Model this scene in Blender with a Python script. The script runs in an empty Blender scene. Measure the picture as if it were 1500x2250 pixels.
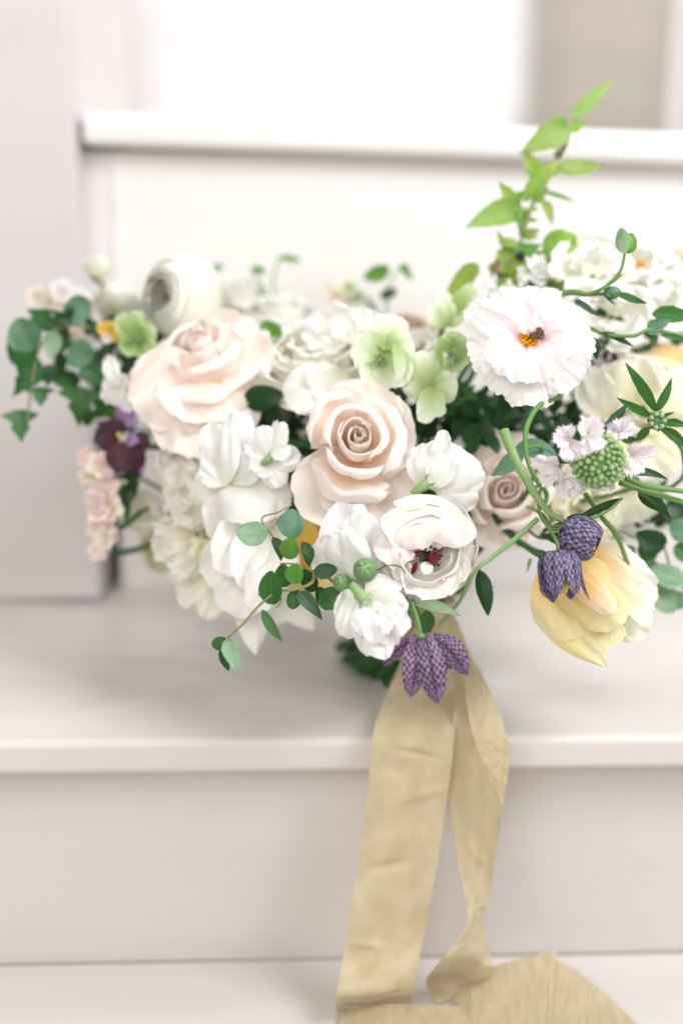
import bpy, math, random
from mathutils import Vector, Matrix, noise
SC = bpy.context.scene
COL = SC.collection
RND = random.Random(7)

# ------------------------------------------------------------------ camera
PITCH = math.radians(14.1)
ROLL = math.radians(0.9)
CAM = Vector((0.0, -0.873, 0.372))
cd = bpy.data.cameras.new("camera"); cam = bpy.data.objects.new("camera", cd); COL.objects.link(cam)
cd.lens = 50; cd.sensor_width = 36; cd.clip_start = 0.05; cd.clip_end = 60
RM = Matrix.Rotation(math.pi/2 - PITCH, 3, 'X') @ Matrix.Rotation(ROLL, 3, 'Z')
cam.matrix_world = Matrix.Translation(CAM) @ RM.to_4x4()
cd.dof.use_dof = True; cd.dof.focus_distance = 0.868; cd.dof.aperture_fstop = 1.7
SC.camera = cam
SC.render.resolution_x = 682; SC.render.resolution_y = 1024

# ------------------------------------------------------------------ light
w = bpy.data.worlds.new("World"); SC.world = w; w.use_nodes = True
bg = w.node_tree.nodes['Background']; bg.inputs[0].default_value = (1.0, 0.93, 0.70, 1); bg.inputs[1].default_value = 0.25

def area(name, loc, target, size, power, col, size_y=None):
    l = bpy.data.lights.new(name, 'AREA'); l.energy = power; l.color = col
    l.shape = 'RECTANGLE'; l.size = size; l.size_y = size_y or size
    o = bpy.data.objects.new(name, l); COL.objects.link(o); o.location = loc
    o.rotation_euler = (Vector(target) - Vector(loc)).to_track_quat('-Z', 'Y').to_euler()
    return o
area("window_light", (0.80, -0.42, 1.02), (-0.02, 0.12, 0.12), 0.6, 12.0, (0.985, 0.965, 1.0), 0.6)
area("upper_window_light", (-0.25, 0.42, 1.30), (-0.05, 0.72, 0.35), 0.5, 9.0, (0.99, 0.985, 1.0), 0.4)
area("room_window_light", (-0.55, -1.75, 1.35), (0.0, 0.2, 0.22), 1.5, 24.0, (1.0, 0.975, 0.97), 1.5)
SC.view_settings.view_transform = 'Standard'; SC.view_settings.look = 'None'
SC.view_settings.exposure = 0.33; SC.view_settings.gamma = 1
SC.cycles.use_denoising = True
SC.cycles.max_bounces = 10; SC.cycles.diffuse_bounces = 5; SC.cycles.transmission_bounces = 6
SC.cycles.sample_clamp_indirect = 6

# ------------------------------------------------------------------ mapping
def ray(px, py):
    return RM @ Vector(((px-750)/3125, -(py-1125)/3125, -1))
def at(px, py, d):
    return CAM + ray(px, py)*d
def at_y(px, py, y):
    r = ray(px, py); return CAM + r*((y-CAM.y)/r.y)
def at_z(px, py, z):
    r = ray(px, py); return CAM + r*((z-CAM.z)/r.z)
def vdir(x, y, z):
    """x to the picture's right, y up, z towards the camera"""
    return (RM @ Vector((x, y, z))).normalized()

# ------------------------------------------------------------------ materials
def newmat(name):
    m = bpy.data.materials.new(name); m.use_nodes = True; m.node_tree.nodes.clear(); return m, m.node_tree
def N(nt, t, **kw):
    n = nt.nodes.new(t)
    for k, v in kw.items(): setattr(n, k, v)
    return n
def L(nt, a, b): nt.links.new(a, b)
def ramp(nt, fac, stops):
    r = N(nt, 'ShaderNodeValToRGB'); e = r.color_ramp.elements
    while len(e) < len(stops): e.new(0.5)
    for i, (p, c) in enumerate(stops): e[i].position = p; e[i].color = (*c, 1)
    if fac is not None: L(nt, fac, r.inputs[0])
    return r
def mixc(nt, fac, a, b, mode='MIX'):
    n = N(nt, 'ShaderNodeMix', data_type='RGBA', blend_type=mode)
    if isinstance(fac, (int, float)): n.inputs[0].default_value = fac
    else: L(nt, fac, n.inputs[0])
    for i, s in ((6, a), (7, b)):
        if isinstance(s, tuple): n.inputs[i].default_value = (*s, 1)
        else: L(nt, s, n.inputs[i])
    return n.outputs[2]
def mathn(nt, op, a, b=None, clamp=False):
    n = N(nt, 'ShaderNodeMath', operation=op, use_clamp=clamp)
    for i, s in ((0, a), (1, b)):
        if s is None: continue
        if isinstance(s, (int, float)): n.inputs[i].default_value = s
        else: L(nt, s, n.inputs[i])
    return n.outputs[0]

def organic(name, stops, trans=0.35, tcol=None, rough=0.5, veins=None, vein_col=None, speck=None, edge=None, spec=0.25, bump=0.25, vary=0.06, vfreq=26, sheen=0.0):
    """stops: colour along v (0 base, 1 tip).  veins: 'fan' or 'leaf'."""
    m, nt = newmat(name)
    uv = N(nt, 'ShaderNodeUVMap', uv_map='uv'); sep = N(nt, 'ShaderNodeSeparateXYZ'); L(nt, uv.outputs[0], sep.inputs[0])
    u, v = sep.outputs[0], sep.outputs[1]
    oi = N(nt, 'ShaderNodeObjectInfo')
    geo = N(nt, 'ShaderNodeNewGeometry')
    nz = N(nt, 'ShaderNodeTexNoise'); nz.inputs['Scale'].default_value = 70; nz.inputs['Detail'].default_value = 3
    L(nt, geo.outputs['Position'], nz.inputs['Vector'])
    vj = mathn(nt, 'ADD', v, mathn(nt, 'MULTIPLY', mathn(nt, 'SUBTRACT', nz.outputs[0], 0.5), 0.22))
    col = ramp(nt, vj, stops).outputs[0]
    if edge:
        ue = mathn(nt, 'ABSOLUTE', mathn(nt, 'SUBTRACT', u, 0.5)); 
        ef = mathn(nt, 'ADD', mathn(nt, 'MULTIPLY', mathn(nt, 'SUBTRACT', ue, 0.36), 6.0, True), mathn(nt, 'MULTIPLY', mathn(nt, 'SUBTRACT', vj, 0.9), 8.0, True), True)
        nb = N(nt, 'ShaderNodeTexNoise'); nb.inputs['Scale'].default_value = 45; L(nt, geo.outputs['Position'], nb.inputs['Vector'])
        ef = mathn(nt, 'MULTIPLY', ef, mathn(nt, 'MULTIPLY', mathn(nt, 'SUBTRACT', nb.outputs[0], 0.42), 5.0, True))
        col = mixc(nt, ef, col, edge)
    # fine relief: lines that run base to tip, fanning
    vec = N(nt, 'ShaderNodeCombineXYZ')
    if veins == 'leaf':
        au = mathn(nt, 'ABSOLUTE', mathn(nt, 'SUBTRACT', u, 0.5))
        side = mathn(nt, 'SINE', mathn(nt, 'MULTIPLY', mathn(nt, 'SUBTRACT', v, mathn(nt, 'MULTIPLY', au, 0.75)), 44.0))
        side = mathn(nt, 'MULTIPLY', mathn(nt, 'SUBTRACT', side, 0.86), 7.0, True)
        mid = mathn(nt, 'SUBTRACT', 1.0, mathn(nt, 'MULTIPLY', au, 34.0), True)
        lines = mathn(nt, 'MAXIMUM', mathn(nt, 'MULTIPLY', side, 0.5), mid)
        col = mixc(nt, mathn(nt, 'MULTIPLY', lines, 0.6), col, vein_col or (0.25, 0.42, 0.16))
        hgt = mathn(nt, 'MULTIPLY', lines, -1.0)
    else:
        L(nt, mathn(nt, 'MULTIPLY', u, float(vfreq)), vec.inputs[0]); L(nt, mathn(nt, 'MULTIPLY', v, 1.6), vec.inputs[1])
        L(nt, mathn(nt, 'MULTIPLY', oi.outputs['Random'], 50.0), vec.inputs[2])
        n2 = N(nt, 'ShaderNodeTexNoise'); n2.inputs['Scale'].default_value = 1.0; n2.inputs['Detail'].default_value = 2
        L(nt, vec.outputs[0], n2.inputs['Vector']); hgt = n2.outputs[0]
        if vein_col:
            f = mathn(nt, 'MULTIPLY', mathn(nt, 'SUBTRACT', hgt, 0.55), 4.0, True)
            col = mixc(nt, mathn(nt, 'MULTIPLY', f, 0.5), col, vein_col)
    mo = N(nt, 'ShaderNodeTexNoise'); mo.inputs['Scale'].default_value = 160; mo.inputs['Detail'].default_value = 4; L(nt, geo.outputs['Position'], mo.inputs['Vector'])
    mk = 0.55 if veins == 'leaf' else 0.10
    mv = mathn(nt, 'ADD', mathn(nt, 'MULTIPLY', mo.outputs[0], mk), 1.0-mk*0.5)
    mc = N(nt, 'ShaderNodeVectorMath', operation='SCALE'); L(nt, col, mc.inputs[0]); L(nt, mv, mc.inputs['Scale']); col = mc.outputs[0]
    hs = N(nt, 'ShaderNodeHueSaturation'); L(nt, col, hs.inputs['Color'])
    L(nt, mathn(nt, 'ADD', mathn(nt, 'MULTIPLY', oi.outputs['Random'], vary*2), 1.0-vary), hs.inputs['Value'])
    L(nt, mathn(nt, 'ADD', mathn(nt, 'MULTIPLY', oi.outputs['Random'], vary*0.25), 0.5-vary*0.125), hs.inputs['Hue'])
    col = hs.outputs[0]
    b = N(nt, 'ShaderNodeBump'); b.inputs['Strength'].default_value = bump; b.inputs['Distance'].default_value = 0.0008; L(nt, hgt, b.inputs['Height'])
    p = N(nt, 'ShaderNodeBsdfPrincipled'); L(nt, col, p.inputs['Base Color']); p.inputs['Roughness'].default_value = rough
    p.inputs['Specular IOR Level'].default_value = spec; L(nt, b.outputs[0], p.inputs['Normal'])
    if sheen: p.inputs['Sheen Weight'].default_value = sheen
    t = N(nt, 'ShaderNodeBsdfTranslucent'); L(nt, b.outputs[0], t.inputs['Normal'])
    if tcol: L(nt, mixc(nt, 0.6, col, tcol), t.inputs['Color'])
    else: L(nt, col, t.inputs['Color'])
    mx = N(nt, 'ShaderNodeMixShader'); mx.inputs[0].default_value = trans
    L(nt, p.outputs[0], mx.inputs[1]); L(nt, t.outputs[0], mx.inputs[2])
    o = N(nt, 'ShaderNodeOutputMaterial'); L(nt, mx.outputs[0], o.inputs[0])
    return m

def paint(name, col, rough=0.45, grain=0.03, bump=0.15):
    m, nt = newmat(name)
    tc = N(nt, 'ShaderNodeTexCoord'); nz = N(nt, 'ShaderNodeTexNoise'); nz.inputs['Scale'].default_value = 9; nz.inputs['Detail'].default_value = 6
    mp = N(nt, 'ShaderNodeMapping'); mp.inputs['Scale'].default_value = (0.25, 1.6, 1.6); L(nt, tc.outputs['Object'], mp.inputs[0]); L(nt, mp.outputs[0], nz.inputs['Vector'])
    c = ramp(nt, nz.outputs[0], [(0.3, tuple(x*(1-grain*2) for x in col)), (0.7, tuple(min(1, x*(1+grain)) for x in col))])
    nf = N(nt, 'ShaderNodeTexNoise'); nf.inputs['Scale'].default_value = 60; nf.inputs['Detail'].default_value = 5; L(nt, mp.outputs[0], nf.inputs['Vector'])
    b = N(nt, 'ShaderNodeBump'); b.inputs['Strength'].default_value = bump; b.inputs['Distance'].default_value = 0.001; L(nt, nf.outputs[0], b.inputs['Height'])
    p = N(nt, 'ShaderNodeBsdfPrincipled'); L(nt, c.outputs[0], p.inputs['Base Color']); p.inputs['Roughness'].default_value = rough; L(nt, b.outputs[0], p.inputs['Normal'])
    o = N(nt, 'ShaderNodeOutputMaterial'); L(nt, p.outputs[0], o.inputs[0]); return m

WHITE = (0.86, 0.845, 0.83)
M = {}
M['white'] = organic('white_petal', [(0.0, (0.720, 0.760, 0.500)), (0.3, (0.907, 0.907, 0.844)), (1.0, (0.950, 0.939, 0.939))], trans=0.28, vary=0.03)
M['snow'] = organic('snow_petal', [(0.0, (0.80, 0.85, 0.62)), (0.2, (0.88, 0.885, 0.84)), (1.0, (0.90, 0.90, 0.915))], trans=0.30, vary=0.03, bump=0.35)
M['blush'] = organic('blush_petal', [(0.0, (0.95, 0.62, 0.38)), (0.22, (0.955, 0.79, 0.65)), (0.38, (0.965, 0.87, 0.80)), (0.6, (0.97, 0.90, 0.86)), (1.0, (0.965, 0.93, 0.905))], trans=0.32, tcol=(0.97, 0.85, 0.75), vary=0.03)
M['blush_out'] = organic('outer_blush_petal', [(0.0, (0.95, 0.80, 0.68)), (0.4, (0.96, 0.87, 0.81)), (1.0, (0.965, 0.90, 0.865))], trans=0.30, tcol=(0.97, 0.84, 0.74), vary=0.03)
M['cream'] = organic('cream_petal', [(0.0, (0.88, 0.82, 0.52)), (0.25, (0.93, 0.905, 0.78)), (1.0, (0.96, 0.94, 0.895))], trans=0.28, vary=0.04)
M['lemon'] = organic('pale_lemon_petal', [(0.0, (0.80, 0.80, 0.40)), (0.4, (0.90, 0.89, 0.66)), (1.0, (0.94, 0.93, 0.80))], trans=0.28, vary=0.04)
M['ran'] = organic('ranunculus_petal', [(0.0, (0.80, 0.80, 0.50)), (0.3, (0.93, 0.90, 0.83)), (1.0, (0.95, 0.91, 0.90))], trans=0.28, edge=(0.90, 0.70, 0.76), vary=0.02, bump=0.2)
M['ran_inner'] = organic('inner_ranunculus_petal', [(0.0, (0.88, 0.87, 0.66)), (0.3, (0.94, 0.92, 0.86)), (1.0, (0.955, 0.93, 0.915))], trans=0.28, vary=0.02, bump=0.2)
M['ran_green'] = organic('greenish_white_petal', [(0.0, (0.66, 0.72, 0.36)), (0.4, (0.90, 0.91, 0.80)), (1.0, (0.95, 0.945, 0.925))], trans=0.28, vary=0.02)
M['pinkwhite'] = organic('pink_based_white_petal', [(0.0, (0.84, 0.50, 0.62)), (0.2, (0.92, 0.74, 0.80)), (0.42, (0.945, 0.90, 0.915)), (1.0, (0.96, 0.945, 0.945))], trans=0.28, vary=0.02, bump=0.5, vfreq=20)
M['hell'] = organic('green_sepal', [(0.0, (0.34, 0.46, 0.14)), (0.4, (0.56, 0.68, 0.36)), (0.75, (0.76, 0.84, 0.62)), (1.0, (0.88, 0.91, 0.82))], trans=0.28, vary=0.05, vein_col=(0.50, 0.62, 0.32), vfreq=16)
M['hell_deep'] = organic('deep_green_sepal', [(0.0, (0.22, 0.36, 0.08)), (0.6, (0.36, 0.52, 0.18)), (1.0, (0.58, 0.69, 0.44))], trans=0.28, vary=0.05)
M['tulip'] = organic('yellow_tulip_petal', [(0.0, (0.860, 0.620, 0.160)), (0.4, (0.900, 0.720, 0.300)), (0.75, (0.880, 0.780, 0.420)), (1.0, (0.907, 0.886, 0.591))], trans=0.28, vary=0.05, bump=0.5)
M['tulip_peach'] = organic('peach_tulip_petal', [(0.0, (0.930, 0.500, 0.160)), (0.5, (0.920, 0.620, 0.280)), (0.85, (0.950, 0.823, 0.591)), (1.0, (0.950, 0.897, 0.738))], trans=0.28, vary=0.04, bump=0.5)
M['gold'] = organic('golden_petal', [(0.0, (0.700, 0.330, 0.030)), (0.6, (0.800, 0.500, 0.070)), (1.0, (0.840, 0.660, 0.250))], trans=0.28, vary=0.08)
M['lilacwhite'] = organic('lilac_white_petal', [(0.0, (0.844, 0.865, 0.738)), (0.3, (0.907, 0.844, 0.886)), (1.0, (0.950, 0.876, 0.928))], trans=0.28, vary=0.03, bump=0.6)
M['pink'] = organic('pale_pink_petal', [(0.0, (0.88, 0.86, 0.66)), (0.5, (0.92, 0.80, 0.78)), (1.0, (0.91, 0.70, 0.71))], trans=0.28, vary=0.08)
M['pinkcream'] = organic('pink_cream_petal', [(0.0, (0.780, 0.800, 0.460)), (0.6, (0.928, 0.865, 0.738)), (1.0, (0.928, 0.823, 0.802))], trans=0.28, vary=0.08)
M['maroon'] = organic('maroon_petal', [(0.0, (0.14, 0.05, 0.06)), (0.6, (0.085, 0.035, 0.05)), (1.0, (0.12, 0.055, 0.09))], trans=0.25, vary=0.1)
M['lilac'] = organic('lilac_petal', [(0.0, (0.300, 0.120, 0.300)), (0.5, (0.480, 0.300, 0.620)), (1.0, (0.560, 0.400, 0.720))], trans=0.28)
M['taupe'] = organic('taupe_rose_petal', [(0.0, (0.550, 0.360, 0.240)), (0.5, (0.720, 0.560, 0.440)), (1.0, (0.844, 0.717, 0.612))], trans=0.28)
G = dict(veins='leaf', rough=0.38, spec=0.4, bump=0.3, vary=0.14)
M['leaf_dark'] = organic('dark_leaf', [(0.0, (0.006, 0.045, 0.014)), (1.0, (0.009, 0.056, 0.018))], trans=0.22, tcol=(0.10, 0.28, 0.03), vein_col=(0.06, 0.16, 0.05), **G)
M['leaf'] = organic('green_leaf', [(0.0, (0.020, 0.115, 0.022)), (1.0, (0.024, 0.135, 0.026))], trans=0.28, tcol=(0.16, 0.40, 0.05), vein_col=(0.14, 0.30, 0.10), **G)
M['leaf_pale'] = organic('pale_grey_green_leaf', [(0.0, (0.24, 0.40, 0.23)), (1.0, (0.29, 0.46, 0.28))], trans=0.28, vein_col=(0.36, 0.52, 0.34), **G)
M['leaf_blue'] = organic('blue_green_leaf', [(0.0, (0.10, 0.24, 0.14)), (1.0, (0.14, 0.29, 0.18))], trans=0.25, vein_col=(0.2, 0.35, 0.22), **G)
M['leaf_lime'] = organic('lime_leaf', [(0.0, (0.20, 0.38, 0.05)), (0.7, (0.32, 0.50, 0.08)), (1.0, (0.50, 0.50, 0.12))], trans=0.42, vein_col=(0.35, 0.5, 0.15), **G)
M['leaf_fresh'] = organic('fresh_green_leaf', [(0.0, (0.26, 0.40, 0.08)), (1.0, (0.36, 0.50, 0.13))], trans=0.42, vein_col=(0.35, 0.55, 0.25), **G)
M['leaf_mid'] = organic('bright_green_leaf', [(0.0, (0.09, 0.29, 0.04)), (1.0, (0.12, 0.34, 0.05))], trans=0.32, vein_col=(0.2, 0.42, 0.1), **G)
S = dict(rough=0.45, bump=0.1, vfreq=8)
M['stem'] = organic('green_shoot', [(0.0, (0.13, 0.27, 0.07)), (1.0, (0.18, 0.35, 0.11))], trans=0.1, **S)
M['stem_dark'] = organic('dark_green_stem', [(0.0, (0.045, 0.13, 0.04)), (1.0, (0.05, 0.15, 0.05))], trans=0.1, **S)
M['stem_pale'] = organic('pale_green_stem', [(0.0, (0.25, 0.42, 0.16)), (1.0, (0.34, 0.52, 0.24))], trans=0.15, **S)
M['stem_brown'] = organic('brown_vine_stem', [(0.0, (0.22, 0.24, 0.10)), (1.0, (0.26, 0.25, 0.12))], trans=0.05, **S)
M['twig'] = organic('dark_twig', [(0.0, (0.13, 0.09, 0.05)), (1.0, (0.20, 0.12, 0.10))], trans=0.0, **S)
M['orange'] = organic('orange_stamen', [(0.0, (0.85, 0.38, 0.02)), (1.0, (0.90, 0.50, 0.03))], trans=0.15, **S)
M['yellow'] = organic('yellow_stamen', [(0.0, (0.70, 0.62, 0.05)), (1.0, (0.80, 0.70, 0.08))], trans=0.15, **S)
M['black'] = organic('blackish_stamen', [(0.0, (0.02, 0.012, 0.02)), (1.0, (0.035, 0.02, 0.03))], trans=0.0, **S)
M['wine'] = organic('wine_red_stamen', [(0.0, (0.10, 0.006, 0.014)), (1.0, (0.15, 0.010, 0.022))], trans=0.05, **S)
M['bead'] = organic('green_bead', [(0.0, (0.17, 0.34, 0.10)), (0.6, (0.30, 0.48, 0.20)), (1.0, (0.46, 0.62, 0.34))], trans=0.15, rough=0.4, bump=0.0)
M['bud_green'] = organic('striped_bud_sepal', [(0.0, (0.30, 0.46, 0.26)), (1.0, (0.14, 0.30, 0.12))], trans=0.2, vein_col=(0.6, 0.7, 0.55), vfreq=7, bump=0.2)

def checker_mat(name, dark, light, sc):
    m, nt = newmat(name)
    uv = N(nt, 'ShaderNodeUVMap', uv_map='uv'); mp = N(nt, 'ShaderNodeMapping'); mp.inputs['Scale'].default_value = (sc, sc*1.7, 1)
    L(nt, uv.outputs[0], mp.inputs[0])
    nz = N(nt, 'ShaderNodeTexNoise'); nz.inputs['Scale'].default_value = 9; L(nt, uv.outputs[0], nz.inputs['Vector'])
    va = N(nt, 'ShaderNodeVectorMath', operation='ADD'); L(nt, mp.outputs[0], va.inputs[0])
    vm = N(nt, 'ShaderNodeVectorMath', operation='SCALE'); L(nt, nz.outputs['Color'], vm.inputs[0]); vm.inputs['Scale'].default_value = 1.5; L(nt, vm.outputs[0], va.inputs[1])
    ch = N(nt, 'ShaderNodeTexChecker'); ch.inputs['Scale'].default_value = 1; L(nt, va.outputs[0], ch.inputs['Vector'])
    sep = N(nt, 'ShaderNodeSeparateXYZ'); L(nt, uv.outputs[0], sep.inputs[0])
    au = mathn(nt, 'ABSOLUTE', mathn(nt, 'SUBTRACT', sep.outputs[0], 0.5))
    stripe = mathn(nt, 'SUBTRACT', 1.0, mathn(nt, 'MULTIPLY', au, 9.0), True)
    n2 = N(nt, 'ShaderNodeTexNoise'); n2.inputs['Scale'].default_value = 5; L(nt, uv.outputs[0], n2.inputs['Vector'])
    lt = mixc(nt, n2.outputs[0], light, tuple(min(1, c*1.5) for c in light))
    fz = N(nt, 'ShaderNodeTexNoise'); fz.inputs['Scale'].default_value = 7; fz.inputs['Detail'].default_value = 4; L(nt, uv.outputs[0], fz.inputs['Vector'])
    mid = tuple((p*0.5+q*0.5) for p, q in zip(dark, light))
    c = mixc(nt, ch.outputs['Fac'], dark, lt); c = mixc(nt, mathn(nt, 'MULTIPLY', mathn(nt, 'SUBTRACT', fz.outputs[0], 0.42), 3.0, True), c, mid)
    c = mixc(nt, mathn(nt, 'MULTIPLY', stripe, 0.75), c, tuple(x*0.8 for x in dark))
    p = N(nt, 'ShaderNodeBsdfPrincipled'); L(nt, c, p.inputs['Base Color']); p.inputs['Roughness'].default_value = 0.45; p.inputs['Specular IOR Level'].default_value = 0.3
    t = N(nt, 'ShaderNodeBsdfTranslucent'); L(nt, c, t.inputs['Color'])
    mx = N(nt, 'ShaderNodeMixShader'); mx.inputs[0].default_value = 0.25; L(nt, p.outputs[0], mx.inputs[1]); L(nt, t.outputs[0], mx.inputs[2])
    o = N(nt, 'ShaderNodeOutputMaterial'); L(nt, mx.outputs[0], o.inputs[0]); return m
M['frit'] = checker_mat('chequered_tepal', (0.022, 0.010, 0.030), (0.33, 0.22, 0.36), 10)
M['frit_blue'] = checker_mat('blue_grey_chequered_tepal', (0.035, 0.03, 0.07), (0.30, 0.26, 0.42), 9)

def silk():
    m, nt = newmat('antique_gold_silk')
    uv = N(nt, 'ShaderNodeUVMap', uv_map='uv'); mp = N(nt, 'ShaderNodeMapping'); mp.inputs['Scale'].default_value = (260, 900, 1); L(nt, uv.outputs[0], mp.inputs[0])
    nz = N(nt, 'ShaderNodeTexNoise'); nz.inputs['Scale'].default_value = 1; L(nt, mp.outputs[0], nz.inputs['Vector'])
    mp2 = N(nt, 'ShaderNodeMapping'); mp2.inputs['Scale'].default_value = (2.2, 9, 1); mp2.inputs['Rotation'].default_value = (0, 0, 0.5); L(nt, uv.outputs[0], mp2.inputs[0])
    n2 = N(nt, 'ShaderNodeTexNoise'); n2.inputs['Scale'].default_value = 1.6; n2.inputs['Detail'].default_value = 4; L(nt, mp2.outputs[0], n2.inputs['Vector'])
    c = ramp(nt, n2.outputs[0], [(0.3, (0.61, 0.52, 0.325)), (0.7, (0.72, 0.63, 0.44))])
    h = mathn(nt, 'ADD', mathn(nt, 'MULTIPLY', nz.outputs[0], 0.12), n2.outputs[0])
    b = N(nt, 'ShaderNodeBump'); b.inputs['Strength'].default_value = 0.5; b.inputs['Distance'].default_value = 0.004; L(nt, h, b.inputs['Height'])
    p = N(nt, 'ShaderNodeBsdfPrincipled'); L(nt, c.outputs[0], p.inputs['Base Color']); p.inputs['Roughness'].default_value = 0.5
    p.inputs['Sheen Weight'].default_value = 0.25; p.inputs['Specular IOR Level'].default_value = 0.3; L(nt, b.outputs[0], p.inputs['Normal'])
    t = N(nt, 'ShaderNodeBsdfTranslucent'); L(nt, c.outputs[0], t.inputs['Color'])
    mx = N(nt, 'ShaderNodeMixShader'); mx.inputs[0].default_value = 0.28; L(nt, p.outputs[0], mx.inputs[1]); L(nt, t.outputs[0], mx.inputs[2])
    o = N(nt, 'ShaderNodeOutputMaterial'); L(nt, mx.outputs[0], o.inputs[0]); return m
M['silk'] = silk()
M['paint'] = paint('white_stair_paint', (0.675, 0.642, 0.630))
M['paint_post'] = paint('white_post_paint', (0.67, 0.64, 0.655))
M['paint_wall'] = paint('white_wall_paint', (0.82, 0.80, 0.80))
M['beige'] = paint('beige_wall_paint', (0.80, 0.745, 0.67), 0.7)
M['curtain'] = paint('pale_curtain_cloth', (0.55, 0.52, 0.52), 0.8)

# ------------------------------------------------------------------ objects
def thing(name, label, cat, loc, group=None):
    o = bpy.data.objects.new(name, None); o.empty_display_size = 0.01; COL.objects.link(o)
    o.location = loc; o['label'] = label; o['category'] = cat
    if group: o['group'] = group
    return o
def mesh_obj(name, vs, fs, mat, parent=None, uvs=None, smooth=True, label=None):
    """verts in world space; with a parent they are stored relative to it"""
    off = Vector((0, 0, 0))
    p = parent
    while p is not None: off += p.location; p = p.parent
    me = bpy.data.meshes.new(name); me.from_pydata([tuple(Vector(v)-off) for v in vs], [], fs); me.materials.append(mat)
    if uvs:
        ul = me.uv_layers.new(name='uv'); li = 0; data = [0.0]*(2*len(me.loops))
        for i, lp in enumerate(me.loops):
            data[2*i], data[2*i+1] = uvs[lp.vertex_index]
        ul.data.foreach_set('uv', data)
    if smooth: me.polygons.foreach_set('use_smooth', [True]*len(me.polygons))
    o = bpy.data.objects.new(name, me); COL.objects.link(o)
    if parent: o.parent = parent
    if label: o['label'] = label
    return o
def grid(fn, nu, nv):
    vs, uvs, fs = [], [], []
    for j in range(nv+1):
        for i in range(nu+1):
            u, v = -1+2*i/nu, j/nv
            vs.append(fn(u, v)); uvs.append((u*0.5+0.5, v))
    for j in range(nv):
        for i in range(nu):
            a = j*(nu+1)+i; fs.append((a, a+1, a+nu+2, a+nu+1))
    return vs, fs, uvs
def catmull(pts, t):
    n = len(pts)-1; x = min(max(t, 0), 1)*n; i = min(int(x), n-1); f = x-i
    p1, p2 = pts[i], pts[i+1]
    p0 = pts[i-1] if i > 0 else p1*2-p2
    p3 = pts[i+2] if i+2 <= n else p2*2-p1
    return 0.5*((2*p1)+(p2-p0)*f+(2*p0-5*p1+4*p2-p3)*f*f+(3*p1-p0-3*p2+p3)*f*f*f)
def tube_geo(pts, r0, r1, seg=None, ns=7, cap=True):
    seg = seg or max(6, 5*(len(pts)-1)); vs, fs, uvs = [], [], []
    prev = None
    for j in range(seg+1):
        t = j/seg; p = catmull(pts, t); q = catmull(pts, min(1, t+0.01)); q0 = catmull(pts, max(0, t-0.01))
        d = (q-q0).normalized() if (q-q0).length > 1e-9 else Vector((0, 0, 1))
        a = prev if prev is not None else d.orthogonal()
        a = (a - d*a.dot(d)).normalized(); prev = a; b = d.cross(a); r = (r0+(r1-r0)*t)*(1+0.16*noise.noise(Vector((t*7.3+r0*9e3, r1*5e3, 1.7)))+0.10*math.exp(-((t-0.62)/0.02)**2))
        for i in range(ns):
            an = 2*math.pi*i/ns; vs.append(p+(a*math.cos(an)+b*math.sin(an))*r); uvs.append((i/ns, t))
    for j in range(seg):
        for i in range(ns):
            k = (i+1) % ns; fs.append((j*ns+i, j*ns+k, (j+1)*ns+k, (j+1)*ns+i))
    if cap: fs.append(tuple(range(ns))[::-1]); fs.append(tuple(seg*ns+i for i in range(ns)))
    return vs, fs, uvs
def tube(name, pts, r0, r1, mat, parent, **k):
    vs, fs, uvs = tube_geo(pts, r0, r1, **k); return mesh_obj(name, vs, fs, M[mat], parent, uvs)
def ball_geo(c, r, axis=Vector((0, 0, 1)), sq=1.0, nu=10, nv=7, rib=0.0, ribn=0):
    z = axis.normalized(); x = z.orthogonal().normalized(); y = z.cross(x); vs, fs, uvs = [], [], []
    for j in range(nv+1):
        th = math.pi*j/nv
        for i in range(nu):
            ph = 2*math.pi*i/nu; rr = r*(1+rib*math.cos(ribn*ph)*math.sin(th))
            vs.append(c+(x*math.cos(ph)+y*math.sin(ph))*rr*math.sin(th)+z*r*sq*-math.cos(th)); uvs.append((i/nu, j/nv))
    for j in range(nv):
        for i in range(nu):
            k = (i+1) % nu; fs.append((j*nu+i, j*nu+k, (j+1)*nu+k, (j+1)*nu+i))
    return vs, fs, uvs
def merge(*gs):
    vs, fs, uvs = [], [], []
    for v, f, u in gs:
        o = len(vs); vs += v; uvs += u; fs += [tuple(i+o for i in q) for q in f]
    return vs, fs, uvs

# outline shapes: half width along v
def sh_oval(v): return (math.sin(math.pi*min(1, v*0.97+0.015)**0.85))**0.62
def sh_point(v): return math.sin(math.pi*v**0.62)**0.9*(1-0.15*v) if 0 < v < 1 else 0.02
def sh_lance(v): return max(0.03, math.sin(math.pi*v**0.8)**0.8)
def sh_tepal(v): return (0.36+0.64*math.sin(math.pi*0.5*min(1, v*1.9)))*max(0.02, (1-v**4.0))**0.75
def sh_strap(v): return min(1, 0.55+v*3)*min(1, (1-v)*3+0.03)
def sh_fan(v): return 0.12+0.88*v**0.75
def sh_shell(v): return 0.2+0.8*math.sin(math.pi*0.5*min(1, v*1.35))
def sh_ivy(v): 
    return max(0.02, (0.62+0.55*math.exp(-((v-0.22)/0.10)**2)-0.18*math.exp(-((v-0.45)/0.08)**2)+0.12*math.exp(-((v-0.58)/0.08)**2))*min(1, (v+0.03)*8)*min(1, (1-v)*1.9))
SH = dict(tepal=sh_tepal, oval=sh_oval, point=sh_point, lance=sh_lance, strap=sh_strap, fan=sh_fan, shell=sh_shell, ivy=sh_ivy)

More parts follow.
